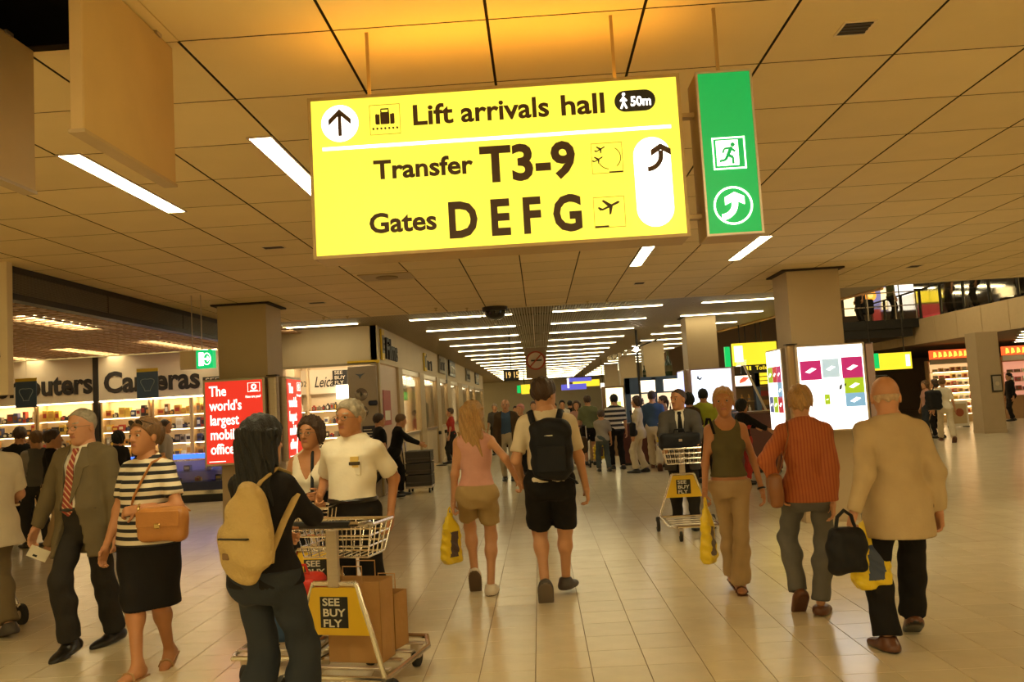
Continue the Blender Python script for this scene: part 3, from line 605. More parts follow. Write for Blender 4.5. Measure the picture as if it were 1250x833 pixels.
# ------------------------------------------------------------------ green exit sign
GX0, GX1, GZ0, GZ1 = .650, .858, 2.195, 2.815
gs = thing('exit_sign', 'tall lit green emergency exit sign beside the big yellow sign', 'sign', ((GX0+GX1)/2, SY, GZ0)); gw = (GX1-GX0)/2; gh = GZ1-GZ0; gcx = (GX0+GX1)/2
E_GRN = emit('exit_green_lit', (.0,.40,.08), .52)
MB().box(-gw, gw, .012, .16, 0, gh, .004).build('housing', M_FRAME, gs); MB().box(-gw+.008, gw-.008, 0, .014, .008, gh-.008).build('face', E_GRN, gs)
f = MB(); f.box(-gw, gw, -.004, .014, 0, .008).box(-gw, gw, -.004, .014, gh-.008, gh).box(-gw, -gw+.008, -.004, .014, .008, gh-.008).box(gw-.008, gw, -.004, .014, .008, gh-.008); f.build('frame', M_ALU, gs)
p = on_y(890, 187, SY); gx, gz = p.x-gcx, p.z-GZ0
def running(parent, gx, gz, s, mw, mg, y=0.0):
    f = MB(); o = .06*s; t = .0045*s
    f.box(gx-o, gx+o, y-.003, y, gz-o, gz-o+t).box(gx-o, gx+o, y-.003, y, gz+o-t, gz+o).box(gx-o, gx-o+t, y-.003, y, gz-o, gz+o).box(gx+o-t, gx+o, y-.003, y, gz-o, gz+o); f.build('pictogram_border', mw, parent)
    f = MB(); f.box(gx-.046*s, gx+.034*s, y-.003, y, gz-.046*s, gz+.048*s); f.build('doorway', mw, parent)
    y -= .003; f = MB(); f.disc(gx+.014*s, gz+.03*s, .0085*s, y-.003, y, 10)
    for a_, b_, r in (((.008,.02),(-.006,-.008),.0075),((-.006,-.008),(.012,-.018),.006),((.012,-.018),(.012,-.042),.005),((-.006,-.008),(-.016,-.026),.006),((-.016,-.026),(-.038,-.03),.005),((.006,.016),(.022,.004),.0045),((.006,.018),(-.018,.016),.0045),((-.018,.016),(-.024,.0),.004)): f.tube([(gx+a_[0]*s,y-.002,gz+a_[1]*s),(gx+b_[0]*s,y-.002,gz+b_[1]*s)], r*s, 6)
    f.build('running_man', mg, parent)
running(gs, gx, gz, 1.0, SW_, E_GRN)
p = on_y(895, 251, SY); gx, gz = p.x-gcx, p.z-GZ0
m = MB(); m.tube([(gx+.068*math.cos(t), -.002, gz+.068*math.sin(t)) for t in np.linspace(0, 2*math.pi, 33)[:-1]], .0035, 6, closed=True); m.build('ring', SW_, gs)
m = MB(); bent_arrow(m, gx-.004, gz, .052, -.005, -.001, .42); m.build('bent_arrow', SW_, gs)
for z in (.48, .09): MB().box(-gw-.07, -gw, .06, .10, z-.008, z+.008).build('coupling', M_FRAME, gs)
MB().box(-.006, .006, .07, .082, gh, CEIL-GZ0).build('hanging_rod', M_FRAME, gs)
# ------------------------------------------------------------------ small hanging exit box by the camera shop
t = thing('exit_sign', 'small hanging exit box with green end above the red advertisement', 'sign', (-3.87, 9.5, 2.24))
MB().box(-.19, .0, -.05, .05, 0, .21, .004).build('housing', M_BEIGE, t); MB().box(.0, .19, -.055, .05, 0, .21, .004).build('green_face', emit('exit_green_small', (.0,.42,.11), .9), t)
MB().box(.03, .085, -.058, -.055, .03, .18).build('door_pictogram', SW_, t); m = MB(); m.tube([(.125+.042*math.cos(a), -.057, .105+.065*math.sin(a)) for a in np.linspace(0, 2*math.pi, 20)[:-1]], .005, 5, closed=True); m.prism([(.095,.095),(.13,.095),(.13,.07),(.158,.105),(.13,.14),(.13,.115),(.095,.115)], 'y', -.062, -.056); m.build('arrow', SW_, t)
for x in (-.06, .05): MB().tube([(x,0,.21),(x,0,CEIL-2.24)], .006, 6).build('hanging_rod', M_ALU, t)
# ------------------------------------------------------------------ red advertising boxes on the left column
E_RED = emit('poster_red_lit', (.80,.035,.018), .62); E_WTXT = emit('poster_white_lit', (1,.86,.72), 1.5)
def red_box(label, loc, rz, w, grp, dep=.12):
    t = thing('light_box', label, 'advertisement', loc, rz, grp); h = 1.05
    MB().box(-w/2, w/2, .0, dep, 0, h, .008).build('housing', M_ALU, t); MB().box(-w/2+.03, w/2-.03, -.006, .004, .03, h-.03).build('poster', E_RED, t)
    text('lettering', "The\nworld's\nlargest\nmobile\noffice", .175, E_WTXT, t, (-w/2+.08, -.009, h-.205), fat=.014, width=w*.52, depth=.0015)
    m = MB(); x, z = w/2-.13, h-.12; m.box(x-.075, x+.075, -.009, -.006, z-.055, z-.051).box(x-.075, x+.075, -.009, -.006, z+.051, z+.055).box(x-.075, x-.071, -.009, -.006, z-.055, z+.055).box(x+.071, x+.075, -.009, -.006, z-.055, z+.055); m.build('logo_border', E_WTXT, t)
    m = MB(); m.disc(x, z+.006, .034, -.009, -.006, 20); m.build('logo_disc', E_WTXT, t); m = MB(); m.disc(x, z+.002, .015, -.011, -.0085, 14); m.prism([(x-.012,z+.006),(x+.012,z+.03),(x+.016,z+.026),(x+.006,z-.002)], 'y', -.011, -.0085); m.build('logo_mark', E_RED, t); MB().box(x-.045, x+.045, -.009, -.006, z-.046, z-.036).build('logo_caption', E_WTXT, t)
    text('lettering', 'How are you?', .042, E_WTXT, t, (w/2-.235, -.009, h-.245), fat=.012, width=.185, depth=.0015)
    m = MB(); m.tube([(w*.02+.36*(1-math.cos(a))*1.1, -.008, .03+.47*math.sin(a)) for a in np.linspace(0, 1.25, 14)], .006, 6); m.build('curved_line', E_WTXT, t)
    MB().box(-w/2+.06, -w/2+.26, -.009, -.006, .05, .058).build('small_print', E_WTXT, t); return t
red_box('red lit mobile office poster box facing the viewer on the left column', (-3.70, 10.13, 1.09), 0, .76, 'red poster boxes on the left column', .265)
red_box('red lit poster box on the corridor side of the left column', (-3.13, 10.70, 1.09), math.pi/2, .66, 'red poster boxes on the left column', .225)
t = thing('corner_post', 'slim metal corner post joining the two red poster boxes', 'post', (-3.25, 10.25, 1.06)); MB().box(-.06, .06, -.06, .06, 0, 1.09, .03).build('profile', M_ALU, t); MB().box(-.065, .065, -.065, .065, 1.09, 1.10).build('cap', M_DKMETAL, t)
# ------------------------------------------------------------------ white advertising boxes on the right column
E_WAD = emit('ad_white', (1.0,.97,.90), 1.5)
ADC = dict(m=emit('ad_magenta', (.55,.02,.16), .50), b=emit('ad_paleblue', (.55,.72,.78), .50), g=emit('ad_lime', (.42,.62,.02), .50), s=emit('ad_sky', (.25,.50,.72), .50), r=emit('ad_red', (.6,.03,.05), .50), k=emit('ad_navy', (.08,.10,.2), .8))
def white_box(label, loc, rz, w, cells, dep=.14):
    t = thing('light_box', label, 'advertisement', loc, rz, 'white poster boxes on the right column'); h = 1.03
    MB().box(-w/2, w/2, .0, dep, 0, h, .008).build('housing', M_ALU, t); MB().box(-w/2+.03, w/2-.03, -.006, .004, .02, h-.02).build('poster', E_WAD, t)
    for (u0, u1, v0, v1, kx) in cells:
        ob = MB().box(-w/2+.03+u0*(w-.06), -w/2+.03+u1*(w-.06), -.009, -.006, .02+v0*(h-.04), .02+v1*(h-.04)).build('colour_field', ADC[kx], t)
        cx, cz = -w/2+.03+(u0+u1)/2*(w-.06), .02+(v0+v1)/2*(h-.04); m = MB(); r = (u1-u0)*(w-.06)*.28
        m.prism([(cx-r, cz-r*.25), (cx-r*.3, cz-r*.5), (cx+r, cz+r*.2), (cx+r*.2, cz+r*.45)], 'y', -.0115, -.009); m.build('pale_motif', E_WAD, t)
    return t
wb = white_box('big bright white poster box with coloured squares facing the viewer on the right column', (3.47, 10.08, 1.10), 0, .82, [(.02,.34,.60,.83,'m'),(.36,.62,.62,.84,'b'),(.66,.98,.60,.85,'m'),(.68,.98,.42,.60,'g'),(.68,.98,.26,.42,'s'),(.36,.44,.30,.42,'g')], .315)
MB().prism([(.08,.53),(.11,.55),(.10,.49),(.07,.48)], 'y', -.0115, -.006).build('black_motif', M_BLACK, wb); MB().prism([(.13,.54),(.155,.555),(.15,.515)], 'y', -.0115, -.006).build('black_motif', M_BLACK, wb)
wb = white_box('narrow side view of a white poster box with coloured squares on the right column', (2.98, 10.72, 1.10), -math.pi/2, .68, [(.70,.98,.60,.80,'m'),(.40,.68,.60,.80,'r'),(.05,.38,.60,.80,'g'),(.70,.98,.40,.60,'s'),(.05,.3,.22,.42,'k'),(.34,.62,.22,.42,'g'),(.66,.98,.22,.42,'r')], .145)
t = thing('corner_post', 'slim metal corner post joining the two white poster boxes', 'post', (3.05, 10.2, 1.08)); MB().box(-.06, .06, -.06, .06, 0, 1.07, .03).build('profile', mat('post_bronze', (.42,.28,.14), .4, .5), t); MB().box(-.065, .065, -.065, .065, 1.07, 1.08).build('cap', M_DKMETAL, t)
t = thing('corner_post', 'mauve tinted metal end post right of the white poster box', 'post', (3.945, 10.2, 1.06)); MB().box(-.05, .05, -.1, .1, 0, 1.06, .02).build('profile', mat('post_mauve', (.42,.30,.30), .35, .6), t); MB().box(-.055, .055, -.105, .105, 1.06, 1.07).build('cap', M_DKMETAL, t)
# pale blue lit box on the second column
t = thing('light_box', 'pale blue lit poster box on the column behind the trolley man', 'advertisement', (3.70, 18.05, 1.24)); MB().box(-.48, .48, 0, .3, 0, .93, .01).build('housing', mat('post_mauve', (.42,.30,.30), .35, .6), t); MB().box(-.44, .40, -.008, .002, .03, .9).build('poster', emit('ad_paleblue_white', (.74,.82,1.0), 1.1), t)
MB().prism([(-.33,.72),(-.30,.80),(-.28,.72),(-.2,.75),(-.26,.68)], 'y', -.012, -.008).build('small_emblem', mat('emblem_grey', (.2,.22,.3), .5), t)
t = thing('light_box', 'narrow blue lit poster edge on the corridor side of the second column', 'advertisement', (3.15, 18.75, 1.24), -math.pi/2); MB().box(-.4, .4, 0, .1, 0, .93, .01).build('housing', M_ALU, t); MB().box(-.37, .37, -.008, .002, .03, .9).build('poster', emit('ad_blue2', (.45,.52,.9), 1.4), t)
# ------------------------------------------------------------------ no smoking sign, clock display
t = thing('no_smoking_sign', 'grey hanging no smoking sign with red ring', 'sign', (-.02, 14, 2.05)); MB().box(-.17, .17, -.012, .012, .0, .50, .003).build('upper_plate', mat('sign_pale', (.30,.22,.15), .5), t); MB().box(-.12, .12, -.012, .012, -.22, -.02, .003).build('lower_plate', mat('sign_pale', (.30,.22,.15), .5), t)
m = MB(); m.disc(0, .29, .14, -.018, -.012); m.build('white_disc', mat('sign_offwhite', (.62,.50,.40), .5), t); m = MB(); m.tube([(.145*math.cos(a), -.016, .29+.145*math.sin(a)) for a in np.linspace(0, 2*math.pi, 33)[:-1]], .014, 6, closed=True); m.tube([(-.1,-.021,.19),(.1,-.021,.39)], .012, 6); m.build('red_ring', mat('sign_red', (.42,.05,.03), .5), t)
m = MB(); m.box(-.08, .10, -.024, -.019, .277, .303); m.build('cigarette', M_BLACK, t); m = MB(); m.tube([(.06*math.cos(a), -.016, -.12+.06*math.sin(a)) for a in np.linspace(0, 2*math.pi, 21)[:-1]], .01, 6, closed=True); m.box(-.05, .05, -.02, -.013, -.13, -.11); m.build('small_ring', mat('sign_red', (.42,.05,.03), .5), t)
MB().tube([(0,0,.5),(0,0,LZ-2.05)], .008, 6).build('hanging_rod', M_ALU, t)
t = thing('clock_display', 'black hanging digital clock in the corridor', 'clock', (-.63, 20, 2.2)); MB().box(-.18, .18, -.06, .06, 0, .27, .008).build('case', M_BLACK, t); text('lettering', '19 15', .2, emit('clock_digits', (.8,.5,.15), .9), t, (-.15, -.064, .07), fat=.01, width=.3); MB().tube([(0,0,.27),(0,0,LZ-2.2)], .01, 6).build('hanging_rod', M_DKMETAL, t)
# ------------------------------------------------------------------ distant hanging signs
E_Y2 = emit('far_yellow', (1.0,.74,.03), .7); E_B2 = emit('far_blue', (.10,.10,.55), .7); E_W2 = emit('far_white', (1,.9,.75), 1.0); E_G2 = emit('far_green', (0,.42,.09), .9)
def far_sign(label, Y, rects, rod=None, name='hanging_sign'):
    xs = [on_y(r[0], r[1], Y) for r in rects]; o = xs[0]; t = thing(name, label, 'sign', (o.x, Y, o.z))
    for k, (x0, y0, x1, y1, m, nm) in enumerate(rects):
        a = on_y(x0, y0, Y); b = on_y(x1, y1, Y); MB().box(a.x-o.x, b.x-o.x, -.05-.012*k, .06, b.z-o.z, a.z-o.z+(.0), .004).build(nm, m, t)
    for px in rod or ((rects[0][0]+rects[0][2])/2,):
        p = on_y(px, rects[0][1], Y); MB().tube([(p.x-o.x, 0, p.z-o.z-.02), (p.x-o.x, 0, (LZ if p.x < 5 else 5.58 if p.x < 11 else 6.68)-o.z)], .015, 6).build('hanging_rod', M_DKMETAL, t)
    return t
far_sign('far yellow sign with green exit end over the corridor', 35, [(636,470,662,480,E_Y2,'yellow_panel'),(631,471,636,480,E_G2,'green_panel')], (640,))
far_sign('far white strip sign under the yellow corridor sign', 35.5, [(649,480,661,483,E_W2,'white_panel')])
far_sign('far blue and yellow departure sign in the corridor centre', 36, [(699,465,732,471,E_Y2,'yellow_panel'),(685,470,716,475,E_B2,'blue_panel'),(693,462,722,465,E_B2,'blue_panel'),(692,462,695,474,E_W2,'white_end')], (712,))
far_sign('pale far light box right of the blue signs', 36, [(733,468,738,474,E_W2,'face'),(734,475,738,498,E_B2,'blue_strip')])
far_sign('yellow direction sign over the stairs on the right', 22, [(893,420,949,444,E_Y2,'yellow_panel'),(884,424,892,449,E_G2,'green_panel'),(895,423,907,442,E_W2,'white_panel')], (910,))
t = far_sign('black toilets sign below the yellow direction sign', 22, [(904,446,947,454,M_BLACK,'panel')]); text('lettering', 'Toilets', .15, E_Y2, t, (.36, -.065, -.145), fat=.01, width=.42)
MB().box(.12, .17, -.066, -.06, -.145, -.04).build('pictogram', E_Y2, t); MB().box(.2, .25, -.066, -.06, -.145, -.04).build('pictogram', E_Y2, t)
far_sign('small board of yellow and green lines under the toilets sign', 22.5, [(918,455,947,470,M_DKMETAL,'panel'),(920,456,937,459,E_Y2,'yellow_line'),(938,456,944,459,E_G2,'green_block'),(921,461,936,464,E_Y2,'yellow_line'),(938,461,944,464,E_W2,'white_block'),(920,466,936,469,E_Y2,'yellow_line'),(937,466,944,469,E_G2,'green_block')])
far_sign('round white lit disc sign below the green exit panel', 22, [(898,440,911,447,E_W2,'face')])
far_sign('yellow gate sign hanging under the gallery', 22, [(1055,433,1113,450,E_Y2,'yellow_panel'),(1065,432,1073,450,E_G2,'green_panel'),(1056,434,1064,449,E_W2,'white_panel'),(1104,433,1110,447,E_W2,'white_panel')], (1062, 1104))
# ------------------------------------------------------------------ shop goods: shelves and products
rs = random.Random(3)
M_SHELF = mat('shelf_wood', (.62,.44,.22), .5)
PC = [mat('pack_%d' % i, c, .4) for i, c in enumerate([(.75,.65,.45),(.62,.33,.08),(.05,.04,.04),(.45,.06,.04),(.08,.09,.2),(.7,.7,.62),(.30,.25,.2),(.75,.50,.10),(.2,.1,.05)])]
PN = ['cream','orange','black','red','navy','white','grey','yellow','brown']
PC[5] = mat('pack_white', (.85,.82,.72), .35)
def goods_meshes():
    out = []
    b = MB(); b.box(-.5,.5,-.5,.5,0,1,.04); b.mi = 1; b.box(-.36,.36,-.512,-.49,.3,.72); out.append(b.mesh('package'))
    b = MB(); b.box(-.5,.5,-.35,.35,0,.66,.05).box(-.18,.18,-.3,.3,.66,.86,.03); b.mi = 1; b.lathe([(.24,-.36),(.26,-.6),(.2,-.62),(.16,-.55)], (0,0,.34), 12, 'y'); out.append(b.mesh('camera_body'))
    b = MB(); b.lathe([(.34,0),(.36,.05),(.36,.55),(.16,.72),(.13,.95),(.15,1.0)], n=10); b.mi = 1; b.lathe([(.365,.15),(.365,.45)], n=10); out.append(b.mesh('bottle'))
    return out
G_PACK, G_CAM, G_BOT = goods_meshes()
_gcache = {}
def good(me, ci, cj):
    k = (me.name, ci, cj)
    if k not in _gcache:
        m = me.copy(); m.materials.append(PC[ci]); m.materials.append(PC[cj]); _gcache[k] = m
    return _gcache[k]
def place_good(kind, x, y, z, w, d, h, label, cat, grp, ci=None, rz=0):
    me = {'package': G_PACK, 'camera': G_CAM, 'bottle': G_BOT}[kind]; ci = rs.randrange(len(PC)) if ci is None else ci
    o = link({'package': 'boxed_product', 'camera': 'camera', 'bottle': 'bottle'}[kind], good(me, ci, rs.randrange(len(PC))), None, (x, y, z), (0, 0, rz)); o.scale = (w, d, h); return tag(o, label.replace('COL', PN[ci]), cat, grp)
# camera shop shelves (Y = 19)
E_SH = emit('shelf_strip', (1.0,.74,.38), 8)
for (xa, xb, nm) in ((-12.9,-11.55,'far left'),(-11.48,-10.2,'left of the dark post'),(-10.0,-8.9,'right of the dark post'),(-8.8,-7.95,'under the word on the sign'),(-7.9,-6.6,'partly behind the red poster column')):
    u = thing('shelf_unit', 'lit wooden shelf unit in the camera shop, '+nm, 'shelf', ((xa+xb)/2, 19.12, 0), 0, 'camera shop shelf units'); w = (xb-xa)/2
    for s in (-1, 1): MB().box(s*w-.02, s*w+.02, -.13, .2, 0, 2.23).build('upright', M_SHELF, u)
    MB().box(-w, w, -.1, .2, 0, .85).build('base', M_BEIGE, u)
    for lv_, z in zip(('lowest','second','third','top'), (.9, 1.22, 1.54, 1.86)):
        b = MB().box(-w+.02, w-.02, -.12, .2, z-.02, z).build('shelf_board', M_WHITE, u); MB().box(-w+.03, w-.03, -.10, -.07, z-.032, z-.021).build('shelf_light', E_SH, b)
        x = xa+.07
        while x < xb-.09:
            bw = rs.uniform(.06,.16); hgt = rs.uniform(.12,.27)
            if rs.random() < .3: place_good('camera', x+bw/2, 19.1, z, .13, .1, .13, 'small dark camera on the %s shelf, unit %s' % (lv_, nm), 'camera', 'cameras on the camera shop shelves', 2)
            else: place_good('package', x+bw/2, 19.1, z, bw, .12, hgt, 'small COL box on the %s shelf, unit %s' % (lv_, nm), 'box', 'boxes on the camera shop shelves')
            x += bw+rs.uniform(.005,.025)
# glass counter
ct = thing('glass_counter', 'glass display counter with blue lit edge in the camera shop', 'counter', (-7.6, 17.6, 0))
MB().box(-1.3, 1.2, -.3, .3, 0, .16).build('plinth', M_BLACK, ct); MB().box(-1.3, 1.2, -.3, .3, .16, .24).build('kick_trim', M_CHROME, ct); MB().box(-1.3, 1.2, -.28, .28, .24, .42).build('base_cabinet', mat('counter_navy', (.03,.04,.12), .4), ct)
MB().box(-1.3, 1.2, -.28, .28, .62, .64).build('glass_shelf', M_GLASS, ct); MB().box(-1.3, 1.2, -.3, .3, .86, .9).build('top', M_GLASS, ct); MB().box(-1.3, 1.2, -.305, -.298, .42, .86).build('front_pane', M_GLASS, ct); MB().box(-1.3, 1.2, .25, .3, .42, .86).build('back_panel', M_WHITE, ct)
MB().box(-1.3, 1.2, -.1, .1, .9, .99).build('blue_light_bar', emit('blue_bar', (.03,.10,.75), 2.2), ct)
for k in range(11): place_good('camera' if k % 3 else 'package', -8.75+k*.22, 17.55, .42 if k % 2 else .64, .13, .12, .12, 'small item inside the glass counter of the camera shop', 'camera', 'items in the glass counter')
for k, (px, Y) in enumerate(((32, 15.0), (180, 15.0))):
    p = on_y(px, 462 if k == 0 else 450, Y); t = thing('hanging_poster', ['dark blue poster with yellow top hanging left in front of the word on the wall', 'dark blue poster with yellow top hanging before the shop name on the right'][k], 'poster', (p.x, Y, p.z)); MB().box(-.2, .19, -.008, .008, -.53, -.06).build('blue_sheet', mat('poster_navy', (.05,.09,.17), .5), t); MB().box(-.2, .19, -.009, .009, -.06, .0).build('yellow_top', M_YEL, t)
    m = MB(); pts = [(.1*math.cos(a)*(1+.4*math.sin(3*a)), -.012, -.3+.15*math.sin(a)*(1+.3*math.cos(2*a))) for a in np.linspace(0, 2*math.pi, 25)[:-1]]; m.tube(pts, .006, 5, closed=True); m.build('line_drawing', mat('pale_blue_ink', (.35,.42,.45), .5), t); MB().tube([(0,0,0),(0,0,3.28-p.z)], .004, 5).build('wire', M_ALU, t)
# Leica shop shelves
for (xa, xb, nm) in ((-5.75,-5.18,'behind the woman in white'),(-5.08,-4.0,'below the script sign')):
    u = thing('shelf_unit', 'lit shelf unit with dark and white goods '+nm, 'shelf', ((xa+xb)/2, 18.6, 0), 0, 'small camera shop shelf units'); w = (xb-xa)/2
    for lv_, z in zip(('lowest','second','third','fourth','top'), (.55, .85, 1.15, 1.45, 1.75)):
        b = MB().box(-w, w, -.12, .2, z-.02, z).build('shelf_board', M_WHITE, u); MB().box(-w+.01, w-.01, -.10, -.07, z-.032, z-.021).build('shelf_light', E_SH, b)
        x = xa+.04
        while x < xb-.05:
            bw = rs.uniform(.05,.10); place_good('camera' if rs.random() < .6 else 'package', x+bw/2, 18.58, z, bw, .1, rs.uniform(.09,.2), 'small COL product on the %s shelf %s' % (lv_, nm), 'camera', 'goods in the small camera shop', rs.choice([2,2,6,5,3 if nm[0] == 'b' else 5])); x += bw+.02
    MB().box(-w, w, -.1, .2, 0, .5).build('base', M_BEIGE, u)
# ------------------------------------------------------------------ perfume kiosk with blue frame
M_KBLUE = mat('kiosk_blue', (.07,.12,.24), .4)
k1 = thing('perfume_kiosk', 'dark blue framed perfume kiosk with two lit panels', 'kiosk', (2.98, 22, 0))
for s in (-.68, .0, .70): MB().box(s-.07, s+.07, -.1, .1, 0, 2.15, .01).build('post', M_KBLUE, k1)
MB().box(-.75, .77, -.1, .1, 1.72, 2.15, .01).build('header', M_KBLUE, k1)
for x in (-.15, .45): MB().box(x-.20, x+.18, -.115, -.1, 1.76, 2.06).build('lit_panel', emit('kiosk_panel', (1.0,.80,.5), 2.0), k1)
MB().box(-.68, .70, .3, .36, .9, 1.72).build('back_panel', emit('kiosk_back', (1.0,.75,.45), .8), k1); MB().box(-.68, .70, -.2, .36, 0, .92, .01).build('counter', mat('kiosk_brown', (.09,.03,.018), .4), k1)
for z in (1.2, 1.46): MB().box(-.6, .62, .02, .3, z-.02, z).build('glass_shelf', M_WHITE, k1)
for i in range(9):
    place_good('bottle', 2.42+i*.14, 22.15, (.92, 1.2, 1.46)[i % 3], .07, .07, rs.uniform(.16,.24), 'small bottle on the perfume kiosk shelves', 'bottle', 'bottles on the perfume kiosk', rs.choice([2,4,0,8]))
def wine(label, x, y, z, h):
    t = thing('bottle', label, 'bottle', (x, y, z)); g = mat('bottle_green', (.015,.035,.012), .12); s = h
    MB().lathe([(.14*s,0),(.15*s,.03*s),(.15*s,.5*s),(.06*s,.7*s),(.05*s,.97*s),(.06*s,.98*s),(.06*s,1.0*s)], n=16).build('glass_body', g, t, smooth=True); MB().lathe([(.152*s,.18*s),(.152*s,.42*s)], n=16).build('paper_label', mat('bottle_label', (.12,.10,.04), .6), t, smooth=True); MB().lathe([(.062*s,.82*s),(.064*s,1.0*s),(.03*s,1.02*s)], n=12).build('foil', mat('foil_gold', (.10,.09,.03), .3, .6), t)
wine('giant dark green display bottle on top of the blue kiosk', 3.40, 22, 2.15, .64); wine('smaller dark display bottle on the kiosk roof', 2.77, 22, 2.15, .30)
# spotlight mast
t = thing('spotlight_mast', 'thin mast with a cluster of chrome spotlights above the kiosk', 'spotlight', (2.55, 21.4, 0)); MB().tube([(0,0,0),(0,0,3.35)], .03, 8).build('pole', M_DKMETAL, t); MB().tube([(-.75,0,2.66),(0,0,2.9),(.6,0,3.1)], .018, 6).build('arm', M_DKMETAL, t)
for i in range(6):
    x = -.72+i*.13; MB().lathe([(.03,0),(.06,-.09),(.062,-.1)], (x,-.05,2.66+i*.035), 10, 'y').build('lamp_can', M_CHROME, t)
MB().lathe([(.001,-.02),(.06,-.02),(.06,0)], (-.04,-.16,2.84), 12, 'y').build('lit_lens', emit('spot_lens', (1,.9,.7), 20), t)
k2 = thing('perfume_kiosk', 'narrow kiosk with red and white lit screen and blue post', 'kiosk', (4.85, 20, 0))
for s in (-.32, .27): MB().box(s-.06, s+.06, -.1, .1, 0, 2.05, .01).build('post', M_KBLUE, k2)
MB().box(-.36, .33, -.1, .1, 1.72, 2.05, .01).build('header', M_DKMETAL, k2); sc_ = MB().box(-.25, .13, -.115, -.1, 1.76, 2.0).build('lit_screen', emit('kiosk_screen', (1.0,.72,.5), 1.8), k2); MB().prism([(-.15,1.82),(-.02,1.86),(.08,1.95),(-.05,1.97),(-.14,1.9)], 'y', -.12, -.115).build('red_motif', emit('screen_red', (.7,.08,.04), 1.0), k2)
MB().box(-.3, .25, .2, .26, .9, 1.72).build('back_panel', mat('kiosk_back2', (.3,.2,.11), .6), k2); MB().box(-.36, .33, -.15, .26, 0, .9, .01).build('counter', mat('kiosk_brown', (.09,.03,.018), .4), k2)
for z in (1.15, 1.4): MB().box(-.27, .22, .0, .2, z-.015, z).build('shelf', M_SHELF, k2)
for i in range(6): place_good('bottle', 4.62+(i % 3)*.16, 20.08, (1.15, 1.4)[i//3], .09, .09, .16, 'small bottle on the narrow kiosk with the screen', 'bottle', 'bottles on the narrow kiosk', rs.choice([0,1,5]))
# lit yellow showcase between kiosk and far column
t = thing('lit_showcase', 'tall lit yellowish showcase left of the blue kiosk', 'showcase', (2.15, 24.5, 0)); MB().box(-.32, .32, 0, .3, 0, 2.0, .01).build('cabinet', mat('showcase_brown', (.22,.13,.06), .5), t); MB().box(-.22, .28, -.01, .0, .75, 1.95).build('lit_front', emit('showcase_lit', (1.0,.82,.45), 1.6), t); MB().box(-.1, .2, -.02, -.01, 1.2, 1.55).build('motif', emit('showcase_motif', (.5,.55,.15), .8), t)
# shop counters standing in the concourse
def counter(label, x0, x1, y, d, h, m):
    t = thing('shop_counter', label, 'counter', ((x0+x1)/2, y, 0)); w = (x1-x0)/2; MB().box(-w, w, -d/2, d/2, .06, h-.04, .01).build('body', m, t); MB().box(-w-.03, w+.03, -d/2-.03, d/2+.03, h-.04, h, .006).build('worktop', mat('counter_top', (.16,.08,.05), .3), t); MB().box(-w+.03, w-.03, -d/2+.03, d/2-.03, 0, .06).build('plinth', M_BLACK, t)
M_MAROON = mat('maroon_panel', (.11,.028,.022), .4)
counter('dark maroon sales counter beside the man in the striped shirt', 1.95, 2.95, 21.0, .6, 1.02, M_MAROON)
counter('dark maroon counter behind the blonde woman in the tank top', 4.05, 4.75, 17.4, .8, 1.22, M_MAROON)
t = thing('stair_rail', 'pale diagonal handrail above the maroon counter', 'railing', (4.3, 17.6, 1.22)); MB().tube([(-.02,0,.95),(.36,0,.0)], .025, 8).build('rail', mat('rail_pale', (.7,.6,.42), .4), t); MB().tube([(.36,0,0),(.36,0,-1.2)], .02, 8).build('post', M_ALU, t)
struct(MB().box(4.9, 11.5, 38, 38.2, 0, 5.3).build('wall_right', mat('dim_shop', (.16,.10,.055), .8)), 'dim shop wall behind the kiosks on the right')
for k in range(4):
    u = thing('shelf_unit', 'dim wooden goods shelf at the back right, %s from the left' % ['first','second','third','fourth'][k], 'shelf', (5.6+k*1.5, 37.7, 0), 0, 'dim shelves at the back right'); MB().box(-.7, .7, -.15, .15, 0, 2.2).build('carcass', mat('shelf_dim', (.2,.12,.06), .6), u)
    for z in (.6, 1.0, 1.4, 1.8): MB().box(-.66, .66, -.19, -.15, z, z+.22).build('goods_row', [emit('goods_warm', (1,.6,.25), .7), PC[1], PC[5], PC[3]][int(z*5) % 4], u)
# ------------------------------------------------------------------ gallery on the right
GX = 14.0
gl = struct(link('wall_right', None, None, (GX, 24, 0)), 'cream panelled gallery edge above the right hand shops')
MB().box(.03, 13, -14, 26, 3.02, 3.88).build('slab', mat('slab', (.14,.10,.06), .7), gl)
pm_ = MB().box(-.03, .028, -.765, .765, 0, .9, .004).mesh('fascia_panel'); pm_.materials.append(mat('gallery_cream', (.66,.50,.29), .5, var=.03))
for k in range(-3, 10): link('fascia_panel', pm_, gl, (0, -1.02+k*1.56+1.4, 3.0))
for k in range(5):
    t = thing('light_strip', 'pale strip light under the gallery above the lit shelves', 'light', (16+k*1.0, 26.2+k*1.9, 2.98), 0, 'strip lights under the gallery'); MB().box(-1.1, 1.1, -.06, .06, -.012, 0).build('tube', E_STRIP, t); MB().box(-1.15, 1.15, -.1, .1, 0, .03).build('housing', M_WHITE, t)
rl = thing('gallery_railing', 'dark railing with glass along the gallery edge', 'railing', (GX, 24, 3.9))
for k in range(-3, 8): MB().box(-.04, .04, .6+k*1.56-.04, .6+k*1.56+.04, 0, 1.05).build('post', M_DKMETAL, rl)
MB().box(-.03, .03, -5, 12.4, 1.02, 1.08, .01).build('handrail', M_DKMETAL, rl)
for k in range(-3, 7): MB().box(-.006, .006, .6+k*1.56+.06, .6+(k+1)*1.56-.06, .08, .98).build('glass_panel', M_GLASS, rl)
bp = struct(link('floor', None, None, (12.6, 31, 0)), 'dark balcony platform projecting from the gallery')
